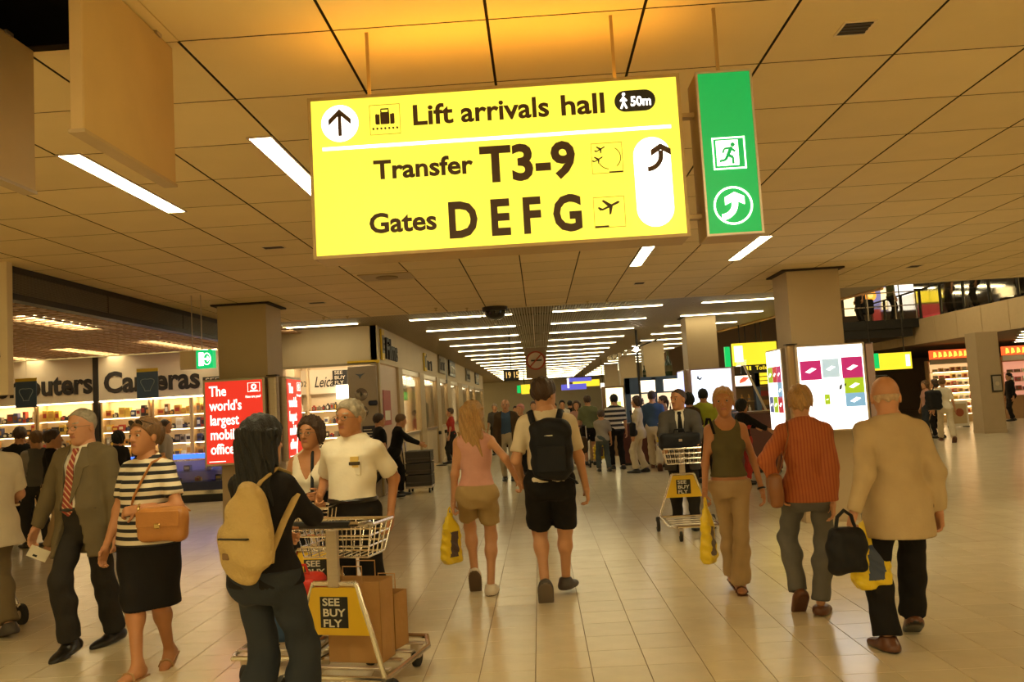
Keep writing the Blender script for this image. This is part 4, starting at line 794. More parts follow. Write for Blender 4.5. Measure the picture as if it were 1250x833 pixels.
MB().box(-1.6, 1.4, 0, 4, 3.62, 3.94).build('deck', M_BLACK, bp); MB().box(-1.6, 1.15, .08, 3.9, 3.30, 3.62).build('beam', M_BLACK, bp)
br = thing('balcony_railing', 'thin metal railing on the dark balcony', 'railing', (12.6, 31.05, 3.94))
for x in (-1.5, -.4, .6, 1.35): MB().tube([(x,0,0),(x,0,1.0)], .025, 6).build('post', M_ALU, br)
for z in (.5, 1.0): MB().tube([(-1.6,0,z),(1.4,0,z)], .022, 6).build('rail', M_ALU, br)
far_sign('bright white lit square poster on the gallery', 38, [(1083,349,1117,378,E_W2,'face'),(1075,352,1083,378,emit('cream_lit', (1,.75,.35), 1.2),'cream_edge')])
far_sign('yellow lit strip sign on the gallery', 39, [(1117,356,1152,368,E_Y2,'face')]); far_sign('large cream lit panel at the left end of the gallery', 37, [(1030,362,1053,385,emit('cream_lit', (1,.75,.35), 1.2),'face')])
t = thing('round_sign', 'round orange sign on the gallery', 'sign', tuple(on_y(1062, 361, 38.5))); m = MB(); m.disc(0, 0, .26, -.05, .05); m.build('disc', emit('orange_lit', (1,.35,.03), .9), t); MB().disc(0, 0, .12, -.06, -.05).build('centre', emit('orange_lit2', (1,.55,.15), .9), t)
far_sign('violet blue lit wall panel on the gallery', 40, [(1062,350,1083,380,emit('violet_lit', (.28,.26,.5), .5),'face')]); far_sign('red lit shop front on the gallery behind the railing', 38.6, [(1122,372,1150,390,emit('red_dim', (.4,.04,.03), .5),'face'),(1066,378,1076,392,emit('red_dim', (.4,.04,.03), .5),'side_face')])
for k, (px, py, L) in enumerate(((1128,352,1.2),(1165,358,3.0),(1195,350,3.0))):
    p = on_z(px, py, 6.6 if False else 5.9); t = thing('light_strip', 'white strip light under the gallery ceiling, '+['left','middle','right'][k]+' of three', 'light', (p.x, p.y, 5.9), math.radians(20), 'strip lights of the gallery'); MB().box(-L/2, L/2, -.06, .06, 0, .03).build('tube', E_STRIP, t); MB().box(-L/2, L/2, -.1, .1, .03, .10).build('housing', M_WHITE, t); MB().tube([(0,0,.1),(0,0,.78)], .01, 6).build('hanging_rod', M_ALU, t)
far_sign('small glowing cream panel at the right of the gallery', 36, [(1217,351,1237,362,emit('cream_lit', (1,.75,.35), 1.2),'face')])
for k, px in enumerate((1160, 1178, 1192, 1225)):
    p = on_y(px, 378-(px-1160)*.2, 33); t = thing('cafe_chair', 'dark cafe chair on the gallery, %s from the left' % ['first','second','third','fourth'][k], 'chair', (max(p.x, 14.5), 33, 3.9), .5*k, 'cafe chairs on the gallery')
    MB().box(-.22, .22, -.22, .22, .44, .48, .01).build('seat', M_DKMETAL, t); MB().box(-.22, .22, .2, .24, .5, .95, .01).build('backrest', M_DKMETAL, t)
    for sx in (-.19, .19):
        for sy in (-.19, .19): MB().tube([(sx,sy,0),(sx,sy,.46)], .015, 6).build('leg', M_DKMETAL, t)
# lit food shop under the gallery
fs_ = thing('shop_shelf', 'brightly lit goods shelf under the red banner', 'shelf', (16.2, 33.2, 0)); MB().box(-1.05, 1.05, 0, .3, 0, 2.4).build('carcass', mat('shop_carcass', (.5,.3,.14), .6), fs_)
MB().box(-1.0, 1.0, -.02, .0, .3, 2.35).build('lit_back', emit('food_back', (1,.62,.27), .55), fs_)
E_RB = emit('banner_red', (.85,.10,.02), 1.0)
for (xa, xb, n_) in ((15.15, 17.1, 'left'), (17.9, 20.0, 'right')):
    t = thing('shop_banner', 'red and orange lit banner over the food shelves, %s of the column' % n_, 'banner', ((xa+xb)/2, 33.0, 2.45)); w = (xb-xa)/2; MB().box(-w, w, -.05, .05, 0, .34).build('panel', E_RB, t); MB().box(-w, w, -.05, .05, -.2, -.02).build('lower_strip', mat('strip_cream', (.6,.5,.35), .6), t)
    for k in range(9): x = -w+.12+k*(2*w-.2)/9; MB().prism([(x,.06),(x+.14,.1),(x+.10,.26),(x+.02,.28)], 'y', -.06, -.05).build('flame_motif', emit('banner_yellow', (1.0,.55,.06), 1.4), t)
t = thing('shop_shelf', 'lit shelf at the far right under the banner', 'shelf', (19.0, 33.2, 0)); MB().box(-1.05, 1.05, 0, .3, 0, 2.4).build('carcass', mat('shop_carcass', (.5,.3,.14), .6), t); MB().box(-1.0, 1.0, -.02, .0, .9, 2.2).build('lit_back', emit('food_back2', (1,.42,.26), .4), t)
for lv_, z in zip(('lowest','second','third','middle','fifth','sixth','top'), (.35,.62,.89,1.16,1.43,1.70,1.97)):
    MB().box(-1.0, 1.0, -.3, .0, z-.03, z-.01).build('shelf_board', M_SHELF, fs_); MB().box(-1.0, 1.0, -.27, -.24, z-.045, z-.031).build('shelf_light', E_SH, fs_)
    for k in range(9): place_good('package', 15.32+k*.22, 33.03, z-.01, .15, .14, rs.uniform(.1,.17), 'small COL packet on the %s lit shelf under the red banner' % lv_, 'packet', 'packets on the lit food shelf', rs.choice([0,1,7,5,3]))
for lv_, z in zip(('lower','middle','upper'), (1.1, 1.45, 1.8)):
    MB().box(-1.0, 1.0, -.3, .0, z-.03, z-.01).build('shelf_board', M_SHELF, t)
    for k in range(7): place_good('package', 18.15+k*.27, 33.03, z-.01, .18, .14, rs.uniform(.1,.2), 'COL packet on the %s lit shelf at the far right' % lv_, 'packet', 'packets on the far right shelf', rs.choice([3,1,8,5]))
MB().box(-1.05, 1.05, -.32, -.02, 0, .28).build('wooden_base', M_SHELF, fs_)
t = thing('poster_stand', 'low white poster stand at the foot of the gallery column', 'stand', (14.3, 29.5, 0)); MB().box(-.33, .33, -.1, .1, .03, .88, .01).build('panel', M_WHITE, t); MB().box(-.26, .26, -.108, -.1, .12, .8).build('picture', mat('stand_picture', (.55,.40,.2), .5), t); MB().disc(.03, .5, .14, -.114, -.108, 20).build('picture_motif', mat('stand_red', (.35,.08,.03), .5), t)
for s in (-.25, .25): MB().box(s-.03, s+.03, -.2, .2, 0, .03).build('foot', M_DKMETAL, t)
t = thing('picture_frame', 'framed notice on the gallery column', 'frame', (13.42, 25.14, 1.2)); MB().box(-.15, .15, 0, .04, 0, .5, .008).build('frame', M_DKMETAL, t); MB().box(-.12, .12, -.006, .0, .04, .46).build('sheet', mat('notice_grey', (.42,.36,.27), .6), t); MB().disc(0, .24, .06, -.01, -.006, 16).build('motif', mat('notice_motif', (.6,.5,.35), .6), t)
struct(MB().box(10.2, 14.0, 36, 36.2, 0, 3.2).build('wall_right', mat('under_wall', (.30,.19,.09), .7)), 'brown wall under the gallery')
struct(MB().box(11.0, 14.0, 36.0-.6, 36, 0, 3.05).build('wall_right', mat('under_wall2', (.34,.22,.11), .7)), 'lighter brown wall block under the gallery')
t = thing('metal_rack', 'dark metal frame rack behind the white poster column', 'rack', (8.9, 24, 0))
for x in (-.7, .0, .9): MB().tube([(x,0,0),(x,0,1.85)], .03, 6).build('upright', M_DKMETAL, t)
for z in (1.0, 1.85): MB().tube([(-.7,0,z),(.9,0,z)], .025, 6).build('crossbar', M_DKMETAL, t)
MB().box(.0, .9, .02, .05, 1.2, 1.8).build('panel', mat('rack_panel', (.3,.24,.17), .6), t)
# ------------------------------------------------------------------ people
def npv(v): return np.array(v, float)
def unit(v): v = npv(v); return v/max(1e-9, np.linalg.norm(v))
def rot3(ax, deg):
    a = math.radians(deg); c, s = math.cos(a), math.sin(a)
    return {'x': np.array([[1,0,0],[0,c,-s],[0,s,c]]), 'y': np.array([[c,0,s],[0,1,0],[-s,0,c]]), 'z': np.array([[c,-s,0],[s,c,0],[0,0,1]])}[ax]
def two_bone(a, t, l1, l2, pole):
    d = t-a; L = np.linalg.norm(d); di = d/max(L, 1e-6); L = min(L, l1+l2-.002)
    x = (l1*l1-l2*l2+L*L)/(2*L); hh = math.sqrt(max(0, l1*l1-x*x)); pp = unit(npv(pole)-di*(npv(pole)@di))
    return a+di*x+pp*hh, a+di*L
PROF_M = [(-.12,.09,.085,0),(-.05,.160,.118,-.008),(.02,.166,.122,-.008),(.11,.156,.114,.004),(.20,.153,.110,.008),(.31,.172,.118,.006),(.41,.188,.117,.0),(.465,.160,.095,-.008),(.51,.09,.070,-.014),(.57,.055,.055,-.01)]
PROF_F = [(-.12,.09,.085,0),(-.05,.172,.122,-.012),(.02,.166,.120,-.010),(.11,.138,.102,.0),(.19,.128,.096,.004),(.30,.146,.104,.004),(.40,.156,.102,.0),(.455,.132,.084,-.008),(.50,.07,.060,-.014),(.56,.045,.045,-.01)]
SKIN = mat('skin_light', (.58,.29,.145), .5, var=.06, scale=14, spec=.35)
SKIN_T = mat('skin_tanned', (.46,.205,.09), .5, var=.06, scale=14, spec=.35)
SKIN_R = mat('skin_ruddy', (.54,.26,.135), .5, var=.08, scale=14, spec=.35)
LIPS = mat('lips', (.40,.14,.09), .45); EYEW = mat('eye_white', (.42,.34,.27), .3); EYED = mat('eye_iris', (.05,.035,.02), .25)
HAIR_BLK = mat('hair_black', (.003,.0025,.002), .6, var=.4, scale=40, stretch=(6,6,1), bump=.5, bscale=30)
HAIR_BRN = mat('hair_brown', (.055,.026,.012), .5, var=.35, scale=40, stretch=(5,5,1), bump=.5, bscale=30)
HAIR_BLD = mat('hair_blonde', (.46,.26,.09), .5, var=.35, scale=30, stretch=(6,6,.6), bump=.6, bscale=30)
HAIR_DBL = mat('hair_dark_blonde', (.17,.085,.03), .5, var=.35, scale=30, stretch=(6,6,1), bump=.6, bscale=30)
HAIR_WHT = mat('hair_white', (.52,.36,.22), .6, var=.2, scale=40, bump=.4, bscale=60)
HAIR_GRY = mat('hair_grey', (.34,.29,.21), .6, var=.25, scale=40, bump=.5, bscale=60)
def cloth(name, col, rough=.85, bump=.10, bscale=45, var=.08): return mat(name, col, rough, var=var, scale=6, bump=bump, bscale=bscale, spec=.2)
class Body: pass
def make_person(label, X, Y, yaw, h=1.75, sex='m', lean=0, twist=0, feet=((-.1,0,0,0,0),(.1,0,0,0,0)), hands=(None, None), head=(0,0,0), skin=None,
                hair=('short', None), outfit=(), w=1.0, res=.016, face=True, zoff=0.0, group=None, drop=0.0, shift=(0,0), name='person', lift=0.0, glasses=None, fat=0.0, hs=1.0):
    s = h/1.75; skin = skin or SKIN; fem = sex == 'f'
    P = thing(name, label, 'person', (X, Y, zoff), math.radians(yaw), group)
    yr = math.radians(yaw)
    def loc(p):      # world -> local of this person
        d = npv(p)-npv((X, Y, zoff)); c, q = math.cos(yr), math.sin(yr); return npv((d[0]*c+d[1]*q, -d[0]*q+d[1]*c, d[2]))
    B = Body(); B.s = s
    pel = npv((shift[0], shift[1], (.925-drop)*s)); B.pel = pel
    RT = rot3('x', -lean)@rot3('z', twist); B.RT = RT
    tp = lambda x, y, z: pel+RT@npv((x*s, y*s, z*s))
    shw = (.165 if fem else .19)*w
    prof = np.array(PROF_F if fem else PROF_M); pz = prof[:, 0]*s; pa = prof[:, 1]*s*w; pb = prof[:, 2]*s*(1+(w-1)*.7); pc = prof[:, 3]*s
    if fat:
        g = np.exp(-((prof[:, 0]-.12)/.13)**2)*fat; pb = pb+g; pc = pc+g*.8; pa = pa+g*.5
    legs = []; arms = []; k0 = .88 if fem else 1.0
    for i, sg in enumerate((-1, 1)):
        hip = pel+RT@npv((sg*.09*s*w, 0, -.01*s)); f = feet[i]
        if f[0] == 'px': g_ = loc(on_z(f[1], f[2])); f = (g_[0], g_[1], f[3], f[4], f[5] if len(f) > 5 else 0)
        an = npv((f[0], f[1], .085*s+f[2])); kn, an = two_bone(hip, an, .435*s, .425*s, rot3('z', f[4] if len(f) > 4 else 0)@npv((sg*.08, 1, .1)))
        F = rot3('z', f[4] if len(f) > 4 else 0)@rot3('x', -f[3])
        legs.append((hip, kn, an, F))
        sh = tp(sg*(shw-.012), -.008, .445 if fem else .45); hd = hands[i] or {}
        if 'px' in hd: tg = loc(on_y(*hd['px']))
        elif 'world' in hd: tg = loc(hd['world'])
        else: tg = npv(hd.get('pos', (sg*.27*s*w, .06*s, .82*s)))
        el, wr = two_bone(sh, tg, .285*s, .255*s, npv(hd.get('pole', (sg*.35, -1, -.2))))
        d = unit(npv(hd['dir'])) if 'dir' in hd else unit(unit(wr-el)+npv((0, 0, -.15)))
        n = npv(hd.get('n', (-sg, 0, 0))); n = unit(n-d*(n@d)); t = npv(hd.get('t', (0, 1, 0))); t = t-d*(t@d); t = unit(t-n*(t@n))
        arms.append((sh, el, wr, d, n, t, hd.get('curl', 24)))
    k = .86 if fem else 1.0; kl = .97 if fem else 1.0
    RU, RE, RW = .048*s*k*w, .039*s*k*w, .026*s*k
    TH, KN, CA, AN = .083*s*kl*w, .055*s*kl*w, .05*s*kl*w, .035*s*kl
    B.arms = arms; B.legs = legs
    def tl(p): return (p-pel)@RT
    def torso(p, e=0.0, lo=-9, hi=9, flare=None):
        q = tl(p); z = q[:, 2]; a = np.interp(z, pz, pa)+e; b = np.interp(z, pz, pb)+e; c = np.interp(z, pz, pc)
        if flare is not None:     # cloth hangs straight below the hips
            fz, fa, fb = flare; u = np.clip((.02*s-z)/(.02*s-fz), 0, 1); m = z < .02*s
            a = np.where(m, pa[2]+e+(fa)*u, a); b = np.where(m, pb[2]+e+fb*u, b); c = np.where(m, pc[2], c)
        kk = np.sqrt((q[:, 0]/a)**2+((q[:, 1]-c)/b)**2); d = (kk-1)*np.minimum(a, b)
        d = np.maximum(d, np.maximum(max(lo, pz[0] if flare is None else -9)-z, z-min(hi, pz[-1])))
        if hi > .45*s:
            ax = q.copy(); ax[:, 0] = np.abs(ax[:, 0]); tz = cone(ax, npv((.01,-.022,.535 if not fem else .52))*s, npv((shw-.02,-.012,.452))*s, .040*s+e*.8, .043*s*k0+e)
            d = smin(d, np.maximum(tz, z-min(hi, pz[-1])), .05*s)
        return d
    def bust(p, d, e):
        if not fem: return d
        q = tl(p)
        for sg in (-1, 1): d = smin(d, ell(q, (sg*.068*s, .082*s, .315*s), (.062*s+e, .052*s+e, .062*s+e)), .04*s)
        return d
    def seat(p, d, e):
        q = tl(p)
        for sg in (-1, 1): d = smin(d, ell(q, (sg*.075*s, -.072*s, -.03*s), (.08*s+e, .065*s+e, .09*s+e)), .05*s)
        return d
    def limb_arm(p, i, e0, e1, upto, cut=0.0):
        sh, el, wr = arms[i][:3]
        if upto <= .55:
            en = sh+(el-sh)*(upto/.5); d = cone(p, sh, en, RU+e0, RU+(RE-RU)*upto/.5+e1)
            return np.maximum(d, (p-en)@unit(en-sh))
        en = el+(wr-el)*min(1.0, (upto-.5)/.5); d = smin(cone(p, sh, el, RU+e0, RE+e0), cone(p, el, en, RE+e0, RE+(RW-RE)*(upto-.5)/.5+e1), .03*s)
        return np.maximum(d, (p-en)@unit(en-el))
    def limb_leg(p, i, e0, e1, upto, thick=0.0):
        hip, kn, an = legs[i][:3]
        if upto <= .5:
            en = hip+(kn-hip)*(upto/.5); d = cone(p, hip, en, TH+e0, TH+(KN-TH)*upto/.5+e1); return np.maximum(d, (p-en)@unit(en-hip))
        en = kn+(an-kn)*((upto-.5)/.5); sd = unit(an-kn)
        d = smin(cone(p, hip, kn, TH+e0, KN+e0), cone(p, kn, en, KN+e0, AN+e1), .05*s)
        F = legs[i][3]; bk = unit(-F[:, 1]+sd*((F[:, 1])@sd)); d = smin(d, ell(p, kn+(an-kn)*.3+bk*.016*s, (.047*s*kl+e0,)*3), .07*s)
        return np.maximum(d, (p-en)@sd)
    def foot(p, i, e=0.0):
        an, F = legs[i][2], legs[i][3]; q = (p-an)@F/s
        d = smin(ell(q, (0,-.025,-.045), (.034,.045,.04)), ell(q, (0,.085,-.062), (.043,.105,.026)), .05); d = smin(d, cone(q, (0,-.01,0), (0,.05,-.05), .036, .03), .03)
        return np.maximum((d-e), -(q[:, 2]+.084))*s, q
    neck0 = tp(0, -.012, .53); hc = neck0+RT@npv((0, .022*s, .142*s)); RH = RT@rot3('z', head[0])@rot3('x', head[1])@rot3('y', head[2]); hsc = s**.5*(1.05 if fem else 1.09)*hs
    B.hc, B.RH, B.hsc = hc, RH, hsc
    allp = np.array([pel, hc]+[a for A in arms for a in A[:3]]+[l for L in legs for l in L[:3]]); lo = allp.min(0)-.2*s; hi = allp.max(0)+.2*s; lo[2] = max(lo[2], -.02)
    has_shoes = any(o[0] == 'shoes' for o in outfit)
    def body_fn(p):
        d = seat(p, bust(p, torso(p), 0), 0)
        d = smin(d, cone(p, neck0-RT@npv((0,0,.05*s)), hc+RH@npv((0,-.015,-.04))*hsc, .056*s*k, .05*s*k), .04*s)
        for i in (0, 1):
            sh, el, wr = arms[i][:3]
            a = smin(cone(p, sh, el, RU, RE), cone(p, el, wr, RE*1.02, RW), .03*s); d = smin(d, a, .045*s)
            hip, kn, an, F = legs[i]; l = smin(cone(p, hip, kn, TH, KN), cone(p, kn, an, KN*.95, AN), .05*s)
            sd = unit(an-kn); bk = unit(-F[:, 1]+sd*((F[:, 1])@sd)); l = smin(l, ell(p, kn+(an-kn)*.3+bk*.016*s, (.047*s*kl,)*3), .07*s)
            d = smin(d, l, .03*s)
            if not has_shoes: d = smin(d, foot(p, i)[0], .02*s)
        return d
    V, Q = nets(body_fn, lo, hi, res); parts = [(V, Q, np.zeros(len(Q), int))]
    # head
    def head_fn(q):
        d = ell(q, (0,-.012,.032), (.075,.096,.088)); d = smin(d, ell(q, (0,.026,-.036), (.057,.066,.082)), .035); d = smin(d, ell(q, (0,.066,-.092), (.024,.022,.02)), .03)
        ax = q.copy(); ax[:, 0] = np.abs(ax[:, 0])
        d = smin(d, cone(q, (-.03,.078,.03), (.03,.078,.03), .011, .011), .02)
        d = smax(d, -ell(ax, (.032,.106,.008), (.018,.019,.0085)), .010)
        d = smin(d, cone(q, (0,.088,.012), (0,.110,-.022), .008, .0125), .012); d = smin(d, ell(ax, (.011,.098,-.026), (.009,.01,.008)), .008)
        d = smin(d, ell(q, (0,.087,-.054), (.023,.011,.0085)), .008)
        d = smin(d, ell(ax, (.077,-.006,-.006), (.009,.02,.031)), .008)
        d = smin(d, cone(q, (0,-.02,-.05), (0,-.03,-.13), .055*k/1, .054*k), .03)
        return d
    rh = max(.0062, res*.42)
    Vh, Qh = nets(head_fn, (-.1,-.125,-.14), (.1,.14,.13), rh)
    fc = Vh[Qh].mean(1); mi = np.zeros(len(Qh), int)
    if face:
        mi[(np.abs(fc[:, 0]) < .021) & (fc[:, 1] > .087) & (np.abs(fc[:, 2]+.054) < .0075)] = 1
        if hair[1]: mi[(np.abs(np.abs(fc[:, 0])-.033) < .018) & (fc[:, 1] > .07) & (np.abs(fc[:, 2]-.034) < .0055)] = 2
    parts.append((hc+(Vh*hsc)@RH.T, Qh, mi))
    for i, (sh, el, wr, d, n, t, curl) in enumerate(arms):
        if curl is None: continue
        hk = s*(.9 if fem else 1.0)*1.02; M = np.stack([t, d, n], 1)
        segs = []
        for fi, (lx, ln) in enumerate(((.029,.072),(.010,.080),(-.010,.076),(-.028,.060))):
            pos = npv((lx,.088,0)); ang = 0
            for q_, fr in enumerate((.45,.32,.25)):
                ang += math.radians(curl*(.8, 1.15, .9)[q_]+fi*2); nx = pos+npv((lx*.05, math.cos(ang), math.sin(ang)))*ln*fr
                segs.append((pos, nx, .0092-.001*q_, .0086-.001*q_)); pos = nx
        tp0 = npv((.026,.022,.004)); tp1 = tp0+npv((.030,.028,.014)); tp2 = tp1+npv((.006,.026,.012 if curl < 45 else .026)); segs += [(tp0,tp1,.0125,.0105),(tp1,tp2,.0105,.0085)]
        def hand_fn(q):
            dd = rbox(q, (0,.046,0), (.039,.048,.014), .013); dd = smin(dd, cone(q, (0,-.035,0), (0,.02,0), .027, .024), .02)
            for (a, b, ra, rb) in segs: dd = smin(dd, cone(q, a, b, ra, rb), .006)
            return dd
        rr = max(.0058, res*.4)
        Vd, Qd = nets(hand_fn, (-.06,-.04,-.05), (.09,.185,.11), rr)
        parts.append((wr+(Vd*hk)@M.T, Qd, np.zeros(len(Qd), int)))
    off = 0; VV = []; QQ = []; MI = []
    for v, q, m in parts: VV.append(v); QQ.append(q+off); MI.append(m); off += len(v)
    np_mesh('body', np.concatenate(VV), np.concatenate(QQ), [skin, LIPS, hair[1] or skin], np.concatenate(MI), P)
    tohead = lambda V: hc+(V*hsc)@RH.T
    if face:
        for sg in (-1, 1):
            m = MB(); pr = [(max(.0004, .0105*math.sin(math.pi*i/8)), -.0105*math.cos(math.pi*i/8)) for i in range(9)]
            m.lathe(pr, (sg*.031,.0795,.009), 10, 'y'); m.mi = 1; m.lathe([(.0003,.0068),(.0068,.0076),(.0052,.0106),(.0003,.0114)], (sg*.031,.0795,.009), 10, 'y')
            V = tohead(np.array(m.v)); m.v = [tuple(v) for v in V]; m.build('eye', [EYEW, EYED], P, smooth=True)
    # hair
    st, hm = hair[0], hair[1]
    if st and st != 'none':
        def cap(q, t): return ell(q, (0,-.014,.034), (.075+t, .096+t, .088+t))
        def hair_fn(q):
            x, y, z = q.T; ax = np.abs(x)
            line = -(z-.082-1.25*(y-.085))*.6
            wv = .003*np.sin(x*130+z*40)+.002*np.sin(y*150)
            if st == 'short':   d = np.maximum(np.maximum(cap(q, .012)+wv, line), -(z+.07)); d = np.maximum(d, -(ell(q*npv((1,1,1)), (0,-.0,0), (1,1,1))+2))
            elif st == 'receding': d = np.maximum(np.maximum(cap(q, .005)+wv*.6, -(z-.085-1.1*(y-.06))*.6), -(z+.065))
            elif st == 'fringe': d = np.maximum(np.maximum(cap(q, .006)+wv, np.maximum(z-.008, -(z+.07))), y+.02)
            elif st == 'bob':
                d = np.maximum(ell(q, (0,-.018,.015), (.103,.118,.125))+wv*2, np.maximum(-(z-.075-1.9*(y-.075))*.45, -(z+.10))); d = np.maximum(d, np.where(z < .03, .062-ax-.6*np.maximum(0,-y-.02), -1)*.7) if face else d
            elif st == 'long':
                d = np.maximum(cap(q, .02)+wv, line)
                dn = np.sqrt((x/(.085+.02*np.sin(z*14)**2))**2+((y+.075+.1*np.minimum(0, z+.1))/.045)**2); dd = (dn-1)*.045
                dd = np.maximum(dd, np.maximum(z-.06, -(z+.33))); d = smin(d, dd+wv*2, .04)
            elif st == 'longer':
                d = np.maximum(cap(q, .018)+wv, line); dn = np.sqrt((x/.115)**2+((y+.045)/.075)**2); dd = np.maximum((dn-1)*.075, np.maximum(z-.05, -(z+.30))); dd = np.maximum(dd, (y-.045)); d = smin(d, dd+wv*2, .04)
            elif st == 'bun':
                d = np.maximum(np.maximum(cap(q, .012)+wv, line), -(z+.06)); d = smin(d, ell(q, (0,-.115,.01), (.042,.035,.06))+wv*2, .025)
            elif st == 'pony':
                d = np.maximum(np.maximum(cap(q, .011)+wv, line), -(z+.065)); d = smin(d, cone(q, (0,-.11,-.01), (.02,-.10,-.17), .028, .018)+wv*2, .025)
            else: d = np.maximum(cap(q, .01), line)
            return d
        V, Q = nets(hair_fn, (-.13,-.16,-.36 if 'long' in st else -.2), (.13,.13,.16), max(.0065, res*.45))
        if len(V): np_mesh('hair', tohead(V), Q, [hm], None, P)
    if glasses:
        m = MB()
        for sg in (-1, 1):
            m.tube([(sg*.034+.023*math.cos(a), .106, .004+.016*math.sin(a)) for a in np.linspace(0, 2*math.pi, 14)[:-1]], .0016, 5, closed=True)
            m.tube([(sg*.056,.104,.01),(sg*.08,.03,.008),(sg*.082,-.01,.0)], .0016, 5)
        m.tube([(-.011,.108,.008),(.011,.108,.008)], .0016, 5)
        m.v = [tuple(v) for v in tohead(np.array(m.v))]; m.build('glasses', glasses, P)
    # clothes
    for ci, o in enumerate(outfit):
        kind = o[0]; mm = o[1]; pr = dict(o[2]) if len(o) > 2 else {}
        if kind == 'top':
            e = pr.get('e', .011); hem = pr.get('hem', -.02)*s; sl = pr.get('sleeve', .4); fl = pr.get('flare', (-.04, .012, .012)); nk = pr.get('neck', ('round', .075)); ew = pr.get('ew', e+.008); op = pr.get('open'); top = pr.get('top', .545)*s
            fz = min(hem, -.05*s); wa = pr.get('wob', .004)
            def top_fn(p, e=e, hem=hem, sl=sl, fl=fl, nk=nk, ew=ew, op=op, fz=fz, top=top, wa=wa, pr=pr):
                d = torso(p, e, hem, top, flare=(fz, fl[1], fl[2])); d = bust(p, d, e*.8)
                if hem < .06*s:
                    d = seat(p, d, e)
                    if hem < -.03*s:
                        for i in (0, 1): d = smin(d, limb_leg(p, i, e+.012, e+.012, .98), .05*s)
                    d = np.maximum(d, hem-tl(p)[:, 2])
                q = tl(p)
                if pr.get('tank'):
                    d = np.maximum(d, np.abs(q[:, 0])-pr['tank']*s-np.maximum(0, .37*s-q[:, 2])*1.3); 
                elif sl > 0:
                    for i in (0, 1): d = smin(d, limb_arm(p, i, e+.002, ew, sl), .03*s)
                else:
                    d = np.maximum(d, np.abs(q[:, 0])-pr.get('yoke', .158)*s-np.maximum(0, .36*s-q[:, 2])*1.2)
                d = np.maximum(d+wob(p, 11, wa, ci), hem-q[:, 2])
                x, y, z = q.T
                if nk[0] == 'round': d = np.maximum(d, -ell(q, (0, nk[2] if len(nk) > 2 else .0, .57*s), (nk[1]*s, nk[1]*1.25*s, (nk[3] if len(nk) > 3 else .06)*s)))
                if nk[0] == 'v' : d = np.maximum(d, -np.maximum(-y, np.abs(x)-np.maximum(0, z-nk[1]*s)*nk[2])); 
                if nk[0] in ('v', 'collar'): d = np.maximum(d, -ell(q, (0, .0, .585*s), (.06*s, .07*s, .05*s)))
                if op:      # jacket hanging open at the front
                    zs, ws = zip(*op); wd = np.interp(z, npv(zs)*s, npv(ws)*s); d = np.maximum(d, -np.maximum(-y+.01, np.abs(x-pr.get('opx', 0)*s)-wd))
                return d
            o1 = top_fn; V, Q = nets(o1, lo, hi, pr.get('res', res))
            nm = pr.get('name', 'shirt'); ob = np_mesh(nm, V, Q, [mm], None, P)
            if pr.get('lapel'):
                for sg in (-1, 1):
                    m = MB(); pts = []
                    for (z, x0, x1) in ((.53,.05,.075),(.44,.055,.125),(.40,.05,.14),(.385,.048,.105),(.28,.04,.085),(.15,.03,.04)):
                        for x in (x0, x1):
                            zz = z*s; a = np.interp(zz, pz, pa)+e; b = np.interp(zz, pz, pb)+e; c = np.interp(zz, pz, pc); xx = x*s*w
                            pts.append(pel+RT@npv((sg*xx, c+b*math.sqrt(max(.02, 1-(xx/a)**2))+.007, zz)))
                    fs = [(2*i, 2*i+1, 2*i+3, 2*i+2) for i in range(5)]
                    m.add(pts, fs); lo_ = m.build('lapel', mm, ob); md = lo_.modifiers.new('thickness', 'SOLIDIFY'); md.thickness = .008; md.offset = 0
            if pr.get('collar'):
                m = MB(); 
                pts = [tp(.068*math.sin(a)*w**.5, -.012+.066*math.cos(a), .535+.018*(-math.cos(a))) for a in np.linspace(.25, 2*math.pi-.25, 18)]
                m.tube(pts, [.017*s]*18, 6, flat=1.0); m.build('collar', pr.get('collar_mat', mm), ob, smooth=True)
            if pr.get('pocket'):
                m = MB(); zz = .33*s; a = np.interp(zz, pz, pa)+e; b = np.interp(zz, pz, pb)+e
                c = pel+RT@npv((-.085*s, b*math.sqrt(1-(.085*s/a)**2)+.004, zz)); m.box(c[0]-.045, c[0]+.045, c[1]-.012, c[1]+.004, c[2]-.055, c[2]+.05, .004); m.build('pocket', mm, ob)
                MB().box(c[0]-.032, c[0]+.03, c[1]-.004, c[1]+.007, c[2]+.0, c[2]+.075).build('folded_note', mat('note_yellow', (.70,.48,.12), .7), ob); MB().box(c[0]-.045, c[0]+.04, c[1]-.002, c[1]+.014, c[2]+.015, c[2]+.04, .006).build('sunglasses', EYED, ob)
        elif kind in ('trousers', 'shorts'):
            e = pr.get('e', .010); wz = pr.get('waist', .11)*s; ln = pr.get('len', .985 if kind == 'trousers' else .38); e0 = pr.get('e0', .014); e1 = pr.get('e1', .03 if kind == 'trousers' else .03); wa = pr.get('wob', .005)
            def tr_fn(p, e=e, wz=wz, ln=ln, e0=e0, e1=e1, wa=wa):
                d = seat(p, torso(p, e, -9, wz), e)
                a = limb_leg(p, 0, e0, e1, ln); b = limb_leg(p, 1, e0, e1, ln)
                return np.maximum(smin(smin(d, a, .05*s), smin(d, b, .05*s), .015)+wob(p, 13, wa, 2), tl(p)[:, 2]-wz)
            l2 = lo.copy(); h2 = hi.copy(); h2[2] = min(hi[2], pel[2]+.3*s)
            V, Q = nets(tr_fn, l2, h2, res); np_mesh('trousers' if kind == 'trousers' else 'shorts', V, Q, [mm], None, P)
        elif kind == 'skirt':
            ln = pr.get('len', .45)*s
